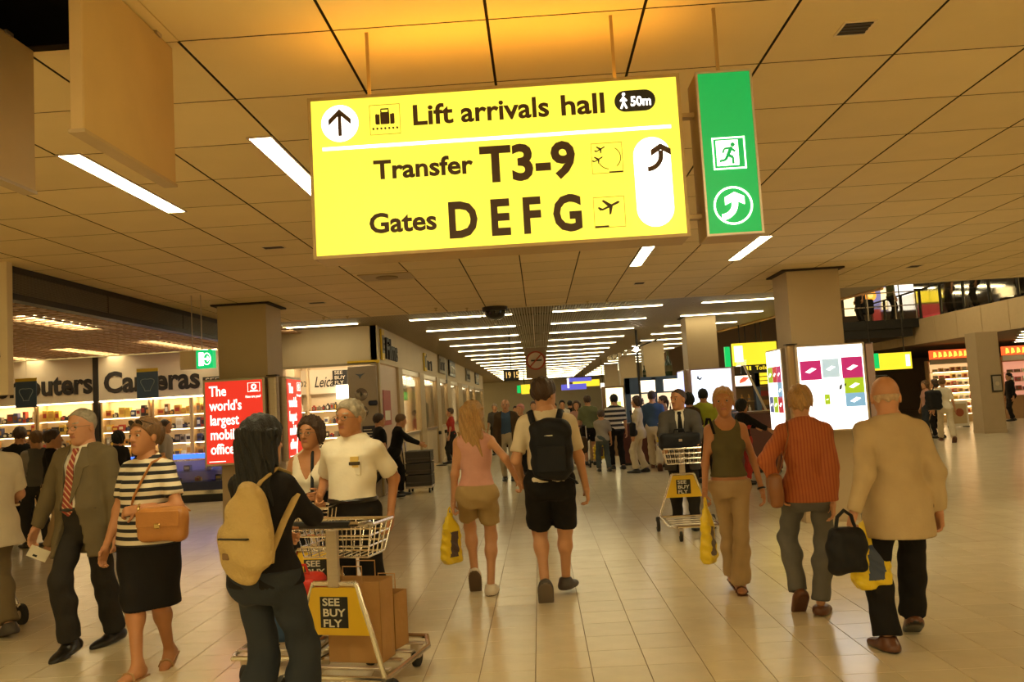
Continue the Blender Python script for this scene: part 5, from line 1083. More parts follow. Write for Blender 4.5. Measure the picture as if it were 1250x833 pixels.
            def sk_fn(p, ln=ln):
                q = p-pel; x, y, z = q.T; zz = [-ln, -.1*s, 0, .12*s]; a = np.interp(z, zz, npv((.185,.19,.182,.15))*s*w); b = np.interp(z, zz, npv((.155,.15,.142,.115))*s*w)
                d = (np.sqrt((x/a)**2+((y+.008)/b)**2)-1)*np.minimum(a, b)
                for i in (0, 1): d = smin(d, limb_leg(p, i, .016, .016, .98), .10*s)
                return np.maximum(d+wob(p, 9, .004, 1), np.maximum(-ln-z, z-.125*s))
            V, Q = nets(sk_fn, lo, hi, res); np_mesh('skirt', V, Q, [mm], None, P)
        elif kind == 'belt':
            z = pr.get('z', .10)*s; a = np.interp(z, pz, pa)+.007; b = np.interp(z, pz, pb)+.007; c = np.interp(z, pz, pc); m = MB()
            pts = [pel+RT@npv((a*math.cos(t), c+b*math.sin(t), z)) for t in np.linspace(0, 2*math.pi, 25)[:-1]]
            m.tube(pts, .018*s, 6, closed=True); m.build('belt', mm, P, smooth=True)
        elif kind == 'shoes':
            for i in (0, 1):
                e = pr.get('e', .011)
                def sh_fn(p, i=i, e=e):
                    d, q = foot(p, i, e); return np.maximum(d, (q[:, 2]-pr.get('top', .01))*s)
                an = legs[i][2]; V, Q = nets(sh_fn, an-npv((.22,.22,.14))*s, an+npv((.22,.22,.2))*s, min(.011, res)*1.0 if res < .02 else .018)
                q = (V[Q].mean(1)-an)@legs[i][3]/s; np_mesh('shoe', V, Q, [mm, pr.get('sole', mm)], (q[:, 2] < pr.get('solez', -.068)).astype(int), P)
        elif kind == 'sandals':
            for i in (0, 1):
                an, F = legs[i][2], legs[i][3]; m = MB()
                hgt = pr.get('heel', .03); m.prism([(-.07,-.088-hgt),(-.02,-.088-hgt),(.05,-.095),(.17,-.094),(.19,-.084),(.10,-.082),(-.07,-.080)], 'x', -.042, .042)
                m.tube([(-.048,.10,-.075),(-.03,.09,-.038),(0,.085,-.03),(.03,.09,-.038),(.048,.10,-.075)], .009, 6)
                m.v = [tuple(v) for v in an+(np.array(m.v)*s)@F.T]; m.build('sandal', mm, P)
        elif kind == 'tie':
            m = MB(); e = pr.get('e', .016); ring = []
            for (z, hw) in ((.525,.020),(.50,.026),(.485,.017),(.40,.026),(.28,.034),(.16,.041),(.09,.044),(.055,.004)):
                zz = z*s; a = np.interp(zz, pz, pa); b = np.interp(zz, pz, pb)+e; c = np.interp(zz, pz, pc); y = c+b+(.006 if z > .47 else .003)
                for x in (-hw*s, hw*s): ring.append(pel+RT@npv((x+pr.get('x', 0)*s, y, zz)))
            m.add(ring, [(2*i, 2*i+1, 2*i+3, 2*i+2) for i in range(7)]); t_ = m.build('necktie', mm, P); md = t_.modifiers.new('thickness', 'SOLIDIFY'); md.thickness = .007; md.offset = 0
        elif kind == 'bracelet':
            sh, el, wr, d = arms[pr['side']][:4]; dd = unit(wr-el); c = wr-dd*.012; m = MB(); a1 = unit(np.cross(dd, (.3,.2,.9))); a2 = np.cross(dd, a1)
            m.tube([c+(a1*math.cos(t)+a2*math.sin(t))*(RW+.006) for t in np.linspace(0, 2*math.pi, 15)[:-1]], pr.get('r', .008), 6, closed=True); m.build(pr.get('name', 'wristwatch'), mm, P)
    B.obj = P; B.yaw = yaw; B.tp = tp; B.world = lambda p: Vector((X+p[0]*math.cos(yr)-p[1]*math.sin(yr), Y+p[0]*math.sin(yr)+p[1]*math.cos(yr), zoff+p[2]))
    return B
# ------------------------------------------------------------------ luggage trolleys
M_TYEL = mat('trolley_yellow', (.80,.50,.02), .4); M_LET = mat('trolley_letters', (.75,.70,.55), .5)
def trolley(label, x, y, rz):
    """forward is local +Y, the pusher stands at -Y"""
    t = thing('luggage_trolley', label, 'trolley', (x, y, 0), math.radians(rz), 'airport luggage trolleys')
    f = MB()
    for s in (-1, 1): f.tube([(s*.30,-.38,.17),(s*.27,.35,.15),(s*.20,.50,.17)], .016, 8)
    f.tube([(-.20,.50,.17),(.20,.50,.17)], .016, 8); f.tube([(-.29,-.36,.17),(.29,-.36,.17)], .016, 8)
    f.build('base_frame', M_CHROME, t, smooth=True)
    for k in range(4): MB().box(-.25, .25, -.2+k*.17, -.16+k*.17, .165, .18, .004).build('platform_bar', M_ALU, t)
    for s in (-1, 1): MB().tube([(s*.30,-.36,.17),(s*.22,-.34,.42),(s*.13,-.33,.68)], .015, 8).build('upright', M_CHROME, t, smooth=True)
    MB().tube([(-.13,-.33,.68),(.13,-.33,.68)], .015, 8).build('upright_bar', M_CHROME, t)
    p = MB(); p.prism([(-.215,.40),(.215,.40),(.135,.66),(-.135,.66)], 'y', -.345, -.325); po = p.build('yellow_panel', M_TYEL, t)
    for yy, rr in ((-.3245, math.pi), (-.3465, 0)):
        MB().box(-.085, .085, yy-.001, yy+.001, .44, .61).build('black_square', M_BLACK, po)
        text('lettering', 'SEE\nBUY\nFLY', .058, M_LET, po, ((.07 if rr else -.07), yy+(.0025 if rr else -.0025), .562), rot=(math.pi/2, 0, rr), fat=.02, width=.14, depth=.001)
    MB().box(-.035, .035, -.35, -.32, .66, .98, .008).build('stem', M_ALU, t)
    b = MB()
    for z, w, d0, d1 in ((.82,.20,-.30,-.08),(.88,.21,-.31,-.06),(.94,.22,-.32,-.05),(1.0,.235,-.33,-.03)):
        b.tube([(-w,d0,z),(w,d0,z),(w,d1,z),(-w,d1,z)], .006 if z < 1 else .011, 6, closed=True)
    for k in range(9):
        u = -1+k*.25
        b.tube([(u*.20,-.08,.82),(u*.235,-.03,1.0)], .004, 5); b.tube([(u*.20,-.30,.82),(u*.235,-.33,1.0)], .004, 5); b.tube([(u*.20,-.08,.82),(u*.20,-.30,.82)], .004, 5)
    for k in range(1, 4):
        for s in (-1, 1): b.tube([(s*.20,-.30+k*.055,.82),(s*.235,-.33+k*.075,1.0)], .004, 5)
    b.build('wire_basket', M_CHROME, t)
    h = MB(); h.tube([(-.24,-.33,1.0),(-.27,-.42,1.03),(-.25,-.50,1.03),(.25,-.50,1.03),(.27,-.42,1.03),(.24,-.33,1.0)], .016, 8); h.build('handle', M_CHROME, t, smooth=True)
    MB().tube([(-.2,-.50,1.03),(.2,-.50,1.03)], .021, 8).build('grip', M_BLACK, t)
    for s in (-1, 1):
        w = MB(); w.lathe([(.03,-.02),(.085,-.018),(.09,0),(.085,.018),(.03,.02)], (s*.33,-.36,.09), 16, 'x'); wo = w.build('wheel', M_RUBBER, t, smooth=True); MB().lathe([(.035,-.024),(.035,.024)], (s*.33,-.36,.09), 10, 'x').build('hub', M_ALU, wo)
        w = MB(); w.lathe([(.02,-.018),(.058,-.016),(.06,0),(.058,.016),(.02,.018)], (s*.16,.42,.06), 16, 'x'); wo = w.build('wheel', M_RUBBER, t, smooth=True); MB().box(s*.16-.03, s*.16+.03, .38, .44, .06, .15, .008).build('caster_fork', M_ALU, wo)
    return t
# ------------------------------------------------------------------ bags
def blob(name, fn, lo, hi, res, mats, parent, mi=None):
    V, Q = nets(fn, lo, hi, res); m = mi(V[Q].mean(1)) if mi else None; return np_mesh(name, V, Q, mats, m, parent)
M_BAGY = mat('plastic_yellow', (.82,.58,.02), .35, bump=.3, bscale=25); M_BAGD = mat('plastic_print', (.10,.06,.05), .35)
def plastic_bag(label, top, w=.30, h=.42, d=.10, rz=0, grp='yellow plastic shopping bags', m=None, prnt=None):
    t = thing('shopping_bag', label, 'bag', tuple(top), math.radians(rz), grp)
    def fn(p):
        x, y, z = p.T; u = np.clip(-z/h, 0, 1); a = np.interp(u, (0,.12,.35,.9,1), (.10*w,.22*w,.46*w,.5*w,.45*w)); b = np.interp(u, (0,.12,.35,.9,1), (.1*d,.2*d,.38*d,.55*d,.4*d))
        q = np.sqrt(np.sqrt((x/a)**4+(y/b)**4)); return np.maximum((q-1)*np.minimum(a, b)+wob(p, 26, .006, 3), np.maximum(z, -h-z))
    blob('bag_body', fn, (-w/2-.02,-d,-h), (w/2+.02,d,0), .011, [m or M_BAGY, prnt or M_BAGD], t, lambda c: ((np.abs(c[:, 0]-w*.12-c[:, 2]*.1) < w*.22) & (c[:, 2] < -.38*h) & (c[:, 2] > -.86*h) & (np.abs(c[:, 1]) > d*.15)).astype(int))
    MB().tube([(-.03,0,-.03),(-.012,0,.03),(0,0,.045),(.012,0,.03),(.03,0,-.03)], .007, 6).build('handle', m or M_BAGY, t); return t
def soft_bag(name, label, loc, rz, hs, m, r=.05, wb=.006, res=.014, straps=(), wstraps=(), sm=None, extra=(), cat='bag', mats=None, mi=None, grp=None):
    t = thing(name, label, cat, tuple(loc), math.radians(rz), grp)
    blob('bag_body', (lambda p: smin(ell(p, (0,0,-.05), (.145,.09,.165)), ell(p, (.01,.015,.13), (.085,.07,.10)), .08)+wob(p, 14, wb, 1)) if r == 'pear' else (lambda p: rbox(p, (0,0,0), hs, r)+wob(p, 14, wb, 1)), [-h-.02 for h in hs], [h+.02 for h in hs], res, mats or [m], t, mi)
    for nm, pts, rr, fl in straps: MB().tube(pts, rr, 8, flat=fl).build(nm, sm or m, t, smooth=True)
    Mi = (Matrix.Translation(Vector(loc))@Matrix.Rotation(math.radians(rz), 4, 'Z')).inverted()
    for nm, B_, pts, rr, fl in wstraps: MB().tube([Mi@(B_.world(B_.tp(*q)) if len(q) == 3 else Vector(q[:3])) for q in pts], rr, 8, flat=fl).build(nm, sm or m, t, smooth=True)
    for nm, a, b, mm in extra: MB().box(a[0], b[0], a[1], b[1], a[2], b[2], .004).build(nm, mm, t)
    return t
def to_local(o, p):
    c, s = math.cos(o[2]), math.sin(o[2]); d = (p[0]-o[0], p[1]-o[1]); return (d[0]*c+d[1]*s, -d[0]*s+d[1]*c)
# ------------------------------------------------------------------ clothes materials
C_CREAM = cloth('cream_cotton', (.62,.52,.36)); C_WHITE = cloth('white_cotton', (.78,.70,.55)); C_BLACK = cloth('black_cloth', (.012,.010,.009)); C_CHAR = cloth('charcoal_wool', (.030,.026,.022))
C_OLIVE = cloth('olive_suit', (.15,.115,.062)); C_KHAKI = cloth('khaki_cotton', (.42,.285,.12)); C_JEANS = cloth('blue_jeans', (.030,.034,.04)); C_GJEAN = cloth('grey_jeans', (.14,.13,.115)); C_TANKG = cloth('olive_tank', (.115,.095,.040))
C_PINK = cloth('pink_top', (.66,.34,.26)); C_SAND = cloth('sand_trousers', (.44,.30,.15)); C_BEIGEJ = cloth('beige_jacket', (.50,.37,.20)); C_GREY = cloth('grey_suit', (.085,.075,.065)); C_ORANGE = stripe_mat('orange_stripes', (.46,.125,.03), (.36,.08,.022), 0, .022, .35)
C_STR = stripe_mat('black_white_stripes', (.72,.62,.46), (.012,.011,.013), 2, .052, .46); C_TIE = stripe_mat('tie_stripes', (.30,.045,.03), (.62,.40,.22), 2, .030, .32, rot=(0,.75,0)); C_STR2 = stripe_mat('wide_stripes', (.70,.62,.5), (.02,.02,.025), 2, .11, .5)
C_YG = cloth('yellow_green_shirt', (.50,.55,.06)); C_BLUE = cloth('blue_shirt', (.05,.085,.15)); C_RED = cloth('red_top', (.42,.04,.03)); C_BROWN = cloth('brown_jacket', (.075,.045,.02)); C_GRN = cloth('green_shirt', (.14,.15,.07)); C_LGREY = cloth('light_grey', (.32,.28,.23)); C_TAN = cloth('tan_skirt', (.4,.27,.14)); C_ROSE = cloth('rose_blouse', (.45,.24,.18))
S_BLK = mat('shoe_black', (.012,.01,.008), .3); S_BRN = mat('shoe_brown', (.12,.04,.015), .35); S_WHT = mat('shoe_white', (.65,.55,.42), .6); S_SOLE = mat('sole_brown', (.12,.07,.035), .7); S_GRY = mat('shoe_grey', (.07,.055,.045), .6); S_TAN = mat('sandal_tan', (.40,.22,.09), .5)
M_GOLD = mat('gold_metal', (.7,.5,.2), .25, 1.0); M_SPEC = mat('spectacle_metal', (.22,.17,.12), .3, 1.0); M_TANL = mat('tan_leather', (.46,.19,.045), .4, var=.1, scale=10, bump=.15, bscale=60); M_BPK = cloth('backpack_black', (.014,.014,.016), .6); M_BPB = cloth('backpack_beige', (.50,.35,.13), .7, bump=.5)
RF = .0135
# ------------------------------------------------------------------ the people in front
# elderly man in olive suit
make_person('elderly man in an olive grey suit with red striped tie and glasses', -3.42, 6.25, 168, 1.80, feet=(('px',140,783,.0,5,-5),('px',86,800,.02,10,8)), hands=(dict(pos=(-.30,.05,.84)), dict(px=(40,655,6.3), pole=(.6,-1,-.2), curl=30)),
    head=(-3,-4,3), skin=SKIN_R, hair=('receding', HAIR_GRY), glasses=M_SPEC, w=1.02, fat=.03, res=RF, lean=2,
    outfit=[('top', C_WHITE, dict(sleeve=.96, neck=('collar',), hem=.07, collar=1, e=.010)), ('trousers', C_CHAR, dict(e1=.045, len=1.0)), ('belt', S_BLK), ('tie', C_TIE, dict(e=.014)),
            ('top', C_OLIVE, dict(e=.026, sleeve=.985, ew=.022, hem=-.24, flare=(0,.03,.035), open=((-.3,.14),(-.05,.085),(.12,.055),(.3,.05),(.5,.07)), opx=.0, neck=('none',), lapel=1, name='jacket')), ('shoes', S_BLK)])
t = thing('paper_ticket', 'white folded paper held by the elderly man in the suit', 'paper', tuple(on_y(47, 676, 6.22)), .3); MB().box(-.07, .07, -.003, .003, -.045, .045).build('sheet', M_WHITE, t, rot=(.3,.5,.2)); MB().box(-.03, .0, -.006, -.003, -.03, -.015).build('print_mark', M_BLACK, t, rot=(.3,.5,.2))
# woman in striped top
B3 = make_person('woman in a black and white striped top and black skirt with a brown shoulder bag', -2.66, 5.62, 160, 1.70, 'f', feet=(('px',207,812,.03,22,25),('px',168,842,.0,0,10)), hands=(dict(px=(168,622,5.45), pole=(-1,-.4,-.5), curl=55, n=(.3,-.6,-.5)), dict(px=(126,680,5.5), pole=(.4,-1,0))),
    head=(-3,2,0), skin=SKIN_T, hair=('bun', HAIR_DBL), w=1.10, fat=.035, res=RF, outfit=[('top', C_STR, dict(sleeve=.36, neck=('round', .085, .02, .055), hem=-.06, e=.013, flare=(0,.015,.015))), ('skirt', C_BLACK, dict(len=.47)), ('sandals', S_TAN, dict(heel=.0)), ('bracelet', M_GOLD, dict(side=0, r=.009))])
t = thing('sunglasses', 'dark sunglasses pushed up on the hair of the woman in stripes', 'sunglasses', tuple(B3.world(B3.hc+B3.RH@npv((0,.045,.105))*B3.hsc)), math.radians(160-3))
for s in (-1, 1): MB().lathe([(.001,-.004),(.024,-.003),(.026,.004),(.001,.004)], (s*.033,.035,.0), 14, 'y').build('lens', mat('lens_dark', (.02,.012,.008), .1), t, rot=(-.5,0,0), smooth=True); MB().tube([(s*.058,.035,.0),(s*.085,-.04,-.03)], .003, 5).build('temple', M_DKMETAL, t)
p = on_y(199, 640, 5.42); ro = math.radians(158)
soft_bag('shoulder_bag', 'tan leather shoulder bag hanging at the hip of the woman in stripes', p, 172, (.165,.06,.11), M_TANL, .045, .004, .012, wstraps=[('strap', B3, [(p.x-.10,p.y,p.z+.07,0),(.02,.15,.12),(-.05,.165,.28),(-.10,.145,.38),(-.125,.08,.495),(-.125,-.03,.525),(-.13,-.13,.42),(-.15,-.15,.2),(p.x+.14,p.y+.08,p.z+.07,0)], .012, .5)], extra=[('flap', (-.15,.055,-.01), (.15,.068,.09), M_TANL), ('buckle', (-.02,.066,-.02), (.02,.074,.012), M_GOLD)])
# man cut off at the left edge
make_person('man in a loose cream shirt at the left edge pushing a trolley', -4.52, 6.75, 58, 1.76, feet=((-.1,.12,.0,0,0),(.1,-.14,.02,12,0)), hands=(dict(pos=(-.25,.42,1.05), curl=65), dict(pos=(.27,.26,.98), curl=65, pole=(.4,-1,-.3))), skin=SKIN_R, hair=('short', HAIR_GRY), w=1.06, fat=.07, res=.016,
    outfit=[('top', C_CREAM, dict(sleeve=.42, neck=('round',.07), hem=-.2, e=.03, ew=.03, flare=(0,.07,.07))), ('trousers', cloth('drab_trousers', (.17,.125,.065)), dict(e0=.03, e1=.04)), ('shoes', S_GRY)])
trolley('luggage trolley pushed by the man at the left edge', -4.98, 7.08, 58)
# woman with black hair and beige backpack
B4 = make_person('woman with long black hair, dark top and jeans seen from behind', -1.38, 4.14, -22, 1.655, 'f', feet=((-.09,-.05,.0,0,0),(.09,.14,.0,0,0)), hands=(dict(pos=(-.17,.33,1.0), curl=60), dict(px=(384,632,4.5), pole=(1,-.6,-.6), curl=60)), head=(-8,-2,0), hair=('longer', HAIR_BLK), face=True, res=RF, w=1.0,
    outfit=[('top', cloth('black_knit', (.014,.012,.012)), dict(sleeve=.95, ew=.012, hem=-.06, e=.012, neck=('round',.07))), ('trousers', C_JEANS, dict(e1=.06, e0=.018, waist=.03)), ('shoes', S_BLK)])
p = on_y(300, 653, 3.88)
soft_bag('backpack', 'beige canvas backpack on the back of the woman with black hair', p, -22, (.155,.10,.235), M_BPB, 'pear', .006, .012, wstraps=[('shoulder_strap', B4, [(p.x+.02,p.y+.02,p.z+.17,0),(.03,-.16,.38),(.09,-.12,.48),(.115,-.03,.535),(.115,.07,.50)], .019, .4), ('shoulder_strap', B4, [(p.x+.10,p.y+.03,p.z-.14,0),(.16,-.14,.14),(.20,-.09,.28),(.20,.02,.40)], .017, .4)], extra=[('zip', (-.085,-.094,-.012), (.085,-.070,-.004), M_BLACK), ('badge', (-.06,-.094,-.10), (-.02,-.083,-.07), mat('badge_brown', (.2,.11,.04), .6))])
trolley('luggage trolley with brown paper bags in front of the black haired woman', -1.13, 5.10, -14)
def paper_bag(label, x, y, z, rz, w, d, h):
    t = thing('paper_bag', label, 'bag', (x, y, z), math.radians(rz), 'brown paper bags on the trolley'); mm = mat('kraft_paper', (.42,.22,.07), .7, var=.1, scale=5, bump=.4, bscale=10)
    o = .004; m = MB(); m.box(-w/2, w/2, -d/2, -d/2+o, 0, h).box(-w/2, w/2, d/2-o, d/2, 0, h).box(-w/2, -w/2+o, -d/2, d/2, 0, h).box(w/2-o, w/2, -d/2, d/2, 0, h).box(-w/2, w/2, -d/2, d/2, 0, o); m.build('bag_body', mm, t)
    for s in (-1, 1): MB().tube([(-.06,s*d/2,h-.01),(-.06,s*d/2,h+.09),(.06,s*d/2,h+.09),(.06,s*d/2,h-.01)], .004, 6).build('handle', mm, t)
paper_bag('tall brown paper bag standing behind the yellow trolley panel', -1.13, 5.06, .185, -14, .34, .18, .46); paper_bag('lower brown paper bag at the front end of the trolley', -1.06, 5.32, .185, -20, .28, .16, .33)
# couple facing the viewer behind the trolleys
make_person('woman in a white sleeveless top with short brown hair and glasses', -1.76, 6.42, 172, 1.635, 'f', feet=((-.09,.1,0,0,0),(.09,-.1,.0,0,0)), hands=(dict(px=(392,604,6.2), pole=(-.5,-1,-.3), curl=50), dict(pos=(.2,.26,1.0), curl=60)), head=(-6,0,0), skin=SKIN_T, hair=('bob', HAIR_BRN), glasses=M_SPEC, res=RF,
    outfit=[('top', C_WHITE, dict(sleeve=0, neck=('v', .30, .55), hem=-.05, e=.012)), ('trousers', C_BLACK)])
soft_bag('handbag', 'black handbag at the waist of the woman in the white top', (-1.62, 6.19, .97), 160, (.15,.06,.10), M_BPK, .04, .004, .014, straps=[('strap', [(.1,.0,.08),(.17,-.12,.36),(.2,-.2,.49),(.13,-.28,.4)], .012, .5)])
make_person('grey haired man in a white short sleeved shirt and dark trousers', -1.36, 6.02, 164, 1.745, feet=(('px',467,772,.0,0,-4),('px',428,778,.0,0,8)), hands=(dict(pos=(-.235,-.10,.90), pole=(-.3,-1,0)), dict(px=(390,608,6.0), pole=(.6,-1,-.4), curl=55)), head=(-10,0,0), skin=SKIN_T, hair=('short', HAIR_GRY), res=RF, w=1.0, fat=.015, glasses=M_SPEC,
    outfit=[('top', C_WHITE, dict(sleeve=.40, neck=('collar',), hem=.085, e=.015, ew=.024, collar=1, pocket=1, wob=.006)), ('trousers', C_BLACK, dict(e1=.045, e0=.02, len=.99)), ('belt', S_BLK), ('shoes', S_BLK)])
trolley('luggage trolley with red and blue luggage in front of the couple', -1.70, 5.70, 172)
soft_bag('travel_bag', 'red travel bag on the trolley between the couple and the dark haired woman', (-1.66, 5.60, .48), 170, (.17,.12,.11), cloth('red_nylon', (.5,.035,.02), .5), .05, .008, .016, straps=[('handle', [(-.08,0,.1),(-.06,0,.17),(.06,0,.17),(.08,0,.1)], .01, 1)])
soft_bag('travel_bag', 'blue travel bag under the red one on the trolley', (-1.68, 5.60, .275), 166, (.19,.14,.095), cloth('blue_nylon', (.03,.06,.12), .5), .05, .006, .016, straps=[('handle', [(-.08,-.14,.05),(-.06,-.16,.0),(.06,-.16,.0),(.08,-.14,.05)], .01, 1)])
# young couple walking away, hand in hand
make_person('blonde young woman in a pink sleeveless top and khaki shorts walking away', -.585, 7.32, 3, 1.69, 'f', feet=(('px',581,722,.07,62,0),('px',600,726,.0,0,-8)), hands=(dict(px=(553,622,7.32), pole=(-.5,-1,-.2), curl=60), dict(px=(632,587,7.22), pole=(.3,-1,-.2), curl=50)), head=(-14,0,0), hair=('long', HAIR_BLD), res=RF, w=.95,
    outfit=[('top', C_PINK, dict(sleeve=0, hem=.03, e=.010, neck=('round',.08,0,.05), yoke=.15)), ('shorts', C_KHAKI, dict(len=.33, e1=.034, e0=.02, waist=.07)), ('shoes', S_WHT, dict(sole=S_SOLE, solez=-.074))])
plastic_bag('yellow plastic bag hanging from the hand of the blonde woman in pink', on_y(549, 626, 7.30), .20, .43, .10, 50)
B8 = make_person('tall young man in a white t-shirt and black shorts walking away', .045, 6.98, -3, 1.855, feet=(('px',667,736,.05,58,4),('px',692,724,.0,3,-18)), hands=(dict(px=(637,584,7.12), pole=(-.3,-1,-.2), curl=50), dict(px=(716,598,7.05), pole=(.5,-1,-.2), curl=35)), head=(-36,0,0), skin=SKIN, hair=('short', HAIR_BRN), res=RF, w=.98,
    outfit=[('top', C_CREAM if False else cloth('cream_tshirt', (.74,.62,.43)), dict(sleeve=.40, hem=.0, e=.013, ew=.022, neck=('round',.075))), ('shorts', C_BLACK, dict(len=.44, e1=.045, e0=.03)), ('shoes', S_GRY, dict(sole=mat('sole_grey', (.16,.12,.085), .7), solez=-.076))])
p = on_y(673, 548, 6.80)
soft_bag('backpack', 'black backpack on the back of the man in the white t-shirt', (p.x, 6.74, p.z), -3, (.165,.09,.24), M_BPK, .075, .008, .013, wstraps=[('shoulder_strap', B8, [(sg*.05,-.19,.30),(sg*.08,-.165,.41),(sg*.105,-.12,.495),(sg*.12,-.04,.548),(sg*.125,.06,.525)], .026, .35) for sg in (-1, 1)]+[('waist_strap', B8, [(.14,-.14,.04),(.2,-.08,.0),(.21,-.04,-.02)], .016, .5)], extra=[('front_pocket', (-.11,-.115,-.17), (.11,-.08,.03), M_BPK), ('logo_stripe', (-.09,-.095,.105), (.02,-.085,.115), M_LET)])
# blonde woman walking towards the viewer
make_person('blonde woman in an olive tank top and sand trousers walking towards the viewer', 1.50, 6.95, 176, 1.69, 'f', feet=(('px',905,722,.0,0,-6),('px',897,716,.0,10,8)), hands=(dict(px=(930,598,6.9), pole=(-.4,-1,-.2)), dict(px=(858,640,6.75), pole=(.5,-1,-.2), curl=60)), head=(-12,4,2), skin=SKIN_T, hair=('pony', HAIR_BLD), res=RF, w=.90,
    outfit=[('top', C_TANKG, dict(tank=.112, hem=.05, e=.010, neck=('round',.095,.035,.14))), ('trousers', C_SAND, dict(e1=.055, e0=.008, len=1.0, waist=.03)), ('sandals', S_BRN, dict(heel=.0)), ('bracelet', S_BLK, dict(side=0, r=.008, name='bracelet'))])
plastic_bag('yellow and black plastic bag in the hand of the woman in the tank top', on_y(861, 615, 6.72), .17, .46, .10, 60)
t = thing('bag_strap', 'thin dark bag strap over the shoulder of the woman in the tank top', 'strap', (1.5, 6.95, 1.0)); MB().tube([(-.12,-.13,.30),(-.135,-.06,.42),(-.13,.06,.42),(-.17,.12,.2),(-.2,.1,-.05)], .012, 6, flat=.5).build('webbing', C_BLACK, t)
# woman in orange and man in beige walking away
B11 = make_person('woman in a rust orange striped blouse and grey jeans seen from behind', 1.90, 6.22, -8, 1.665, 'f', feet=(('px',977,748,.06,48,8),('px',1003,750,.0,4,-20)), hands=(dict(px=(951,600,6.15), pole=(-1,-.8,0)), dict(px=(1018,625,6.1), pole=(.8,-1,0))), head=(-8,2,0), hair=('bun', HAIR_BLD), res=RF, w=1.0,
    outfit=[('top', C_ORANGE, dict(sleeve=.97, hem=-.07, e=.020, ew=.018, flare=(0,.02,.02), neck=('collar',), collar=1, name='blouse')), ('trousers', C_GJEAN, dict(e1=.035, e0=.014)), ('shoes', S_BRN, dict(top=-.02))])
soft_bag('shoulder_bag', 'brown leather shoulder bag at the left side of the woman in orange', tuple(on_y(946, 598, 6.15)), 80, (.12,.05,.12), mat('brown_leather', (.26,.10,.03), .4), .04, .004, .014, wstraps=[('strap', B11, [(-.22,.02,.1),(-.16,.14,.3),(-.12,.09,.48),(-.12,-.03,.54),(-.13,-.14,.43),(-.2,-.14,.2),(-.26,-.05,.05)], .010, .5)])
make_person('bald elderly man in a beige jacket and black trousers seen from behind', 2.16, 5.30, 2, 1.685, feet=(('px',1085,795,.0,3,6),('px',1116,775,.03,28,-14)), hands=(dict(px=(1042,626,5.2), pole=(.1,-1,0), curl=65), dict(px=(1146,624,5.3), pole=(.1,-1,0), curl=30)), head=(-14,-4,0), skin=SKIN_R, hair=('fringe', HAIR_WHT), res=RF, w=.97, fat=.02, lean=3,
    outfit=[('top', C_BEIGEJ, dict(sleeve=.985, hem=-.22, e=.020, ew=.020, flare=(0,.022,.03), neck=('collar',), collar=1, name='jacket', wob=.005)), ('trousers', C_BLACK, dict(e1=.05, e0=.02, len=.99)), ('shoes', S_BRN, dict(sole=S_BLK))])
soft_bag('handbag', 'black handbag carried in the left hand of the man in beige', tuple(on_y(1034, 672, 5.15)), 20, (.125,.07,.135), M_BPK, .06, .008, .012, straps=[('handle', [(-.07,0,.12),(-.05,0,.2),(.0,0,.235),(.05,0,.2),(.07,0,.12)], .011, 1)])
plastic_bag('yellow plastic bag with blue print behind the black handbag', on_y(1058, 632, 5.35), .25, .43, .12, 15, prnt=mat('print_blue', (.06,.08,.14), .4))
# man in grey suit with trolley
make_person('balding man in a grey suit pushing a luggage trolley', 1.72, 10.55, 172, 1.72, feet=((-.1,.12,0,0,0),(.1,-.12,.0,0,0)), hands=(dict(pos=(-.22,.42,1.02), curl=65), dict(pos=(.22,.42,1.02), curl=65)), head=(-38,0,0), skin=SKIN_T, hair=('receding', HAIR_BRN), res=.016, w=1.03,
    outfit=[('top', C_WHITE, dict(sleeve=.95, neck=('collar',), hem=.07)), ('trousers', C_CHAR), ('top', C_GREY, dict(e=.026, sleeve=.98, hem=-.2, flare=(0,.03,.03), open=((-.3,.1),(.12,.03),(.3,.035),(.5,.06)), neck=('none',), lapel=1, name='jacket')), ('tie', C_BLACK, dict(e=.014)), ('shoes', S_BLK)])
trolley('luggage trolley with black bag pushed by the man in the grey suit', 1.66, 9.98, 178)
soft_bag('briefcase', 'black soft briefcase lying on the trolley basket', (1.64, 10.16, 1.08), 176, (.24,.12,.10), M_BPK, .05, .006, .016, straps=[('handle', [(-.07,0,.09),(-.05,0,.14),(.05,0,.14),(.07,0,.09)], .01, 1)], extra=[('badge', (-.02,.115,.0), (.02,.128,.03), M_ALU)])
# ------------------------------------------------------------------ people in the background
def bg(label, px, py, yaw, h, sex, hair, outfit, hands=(None, None), feet=((-.1,.08,0,0,0),(.1,-.08,.0,0,0)), **k):
    g = on_z(px, py) if 'at' not in k else Vector(k.pop('at')); return make_person(label, g.x, g.y, yaw, h, sex, feet=feet, hands=hands, hair=hair, outfit=outfit, res=k.pop('res', .024), face=k.pop('face', False), **k)
def T(m, **k): return ('top', m, dict(dict(e=.014), **k))
def TR(m, **k): return ('trousers', m, k)
SB = ('shoes', S_BLK); stride = ((-.1,.3,.0,0,0),(.1,-.35,.05,40,0))
bg('boy in dark clothes hurrying behind the man in the white shirt', 467, 612, -60, 1.62, 'm', ('short', HAIR_BRN), [T(C_BLACK, sleeve=.4), TR(C_CHAR), SB], feet=stride)
bg('fair haired youth in black leaning on a trolley of crates', 484, 606, -75, 1.60, 'm', ('short', HAIR_DBL), [T(C_BLACK, sleeve=.95), TR(C_BLACK), SB], feet=((-.1,.1,0,0,0),(.1,-.55,.09,50,0)), lean=14, hands=(dict(pos=(-.18,.5,.98)), dict(pos=(.18,.5,.98))))
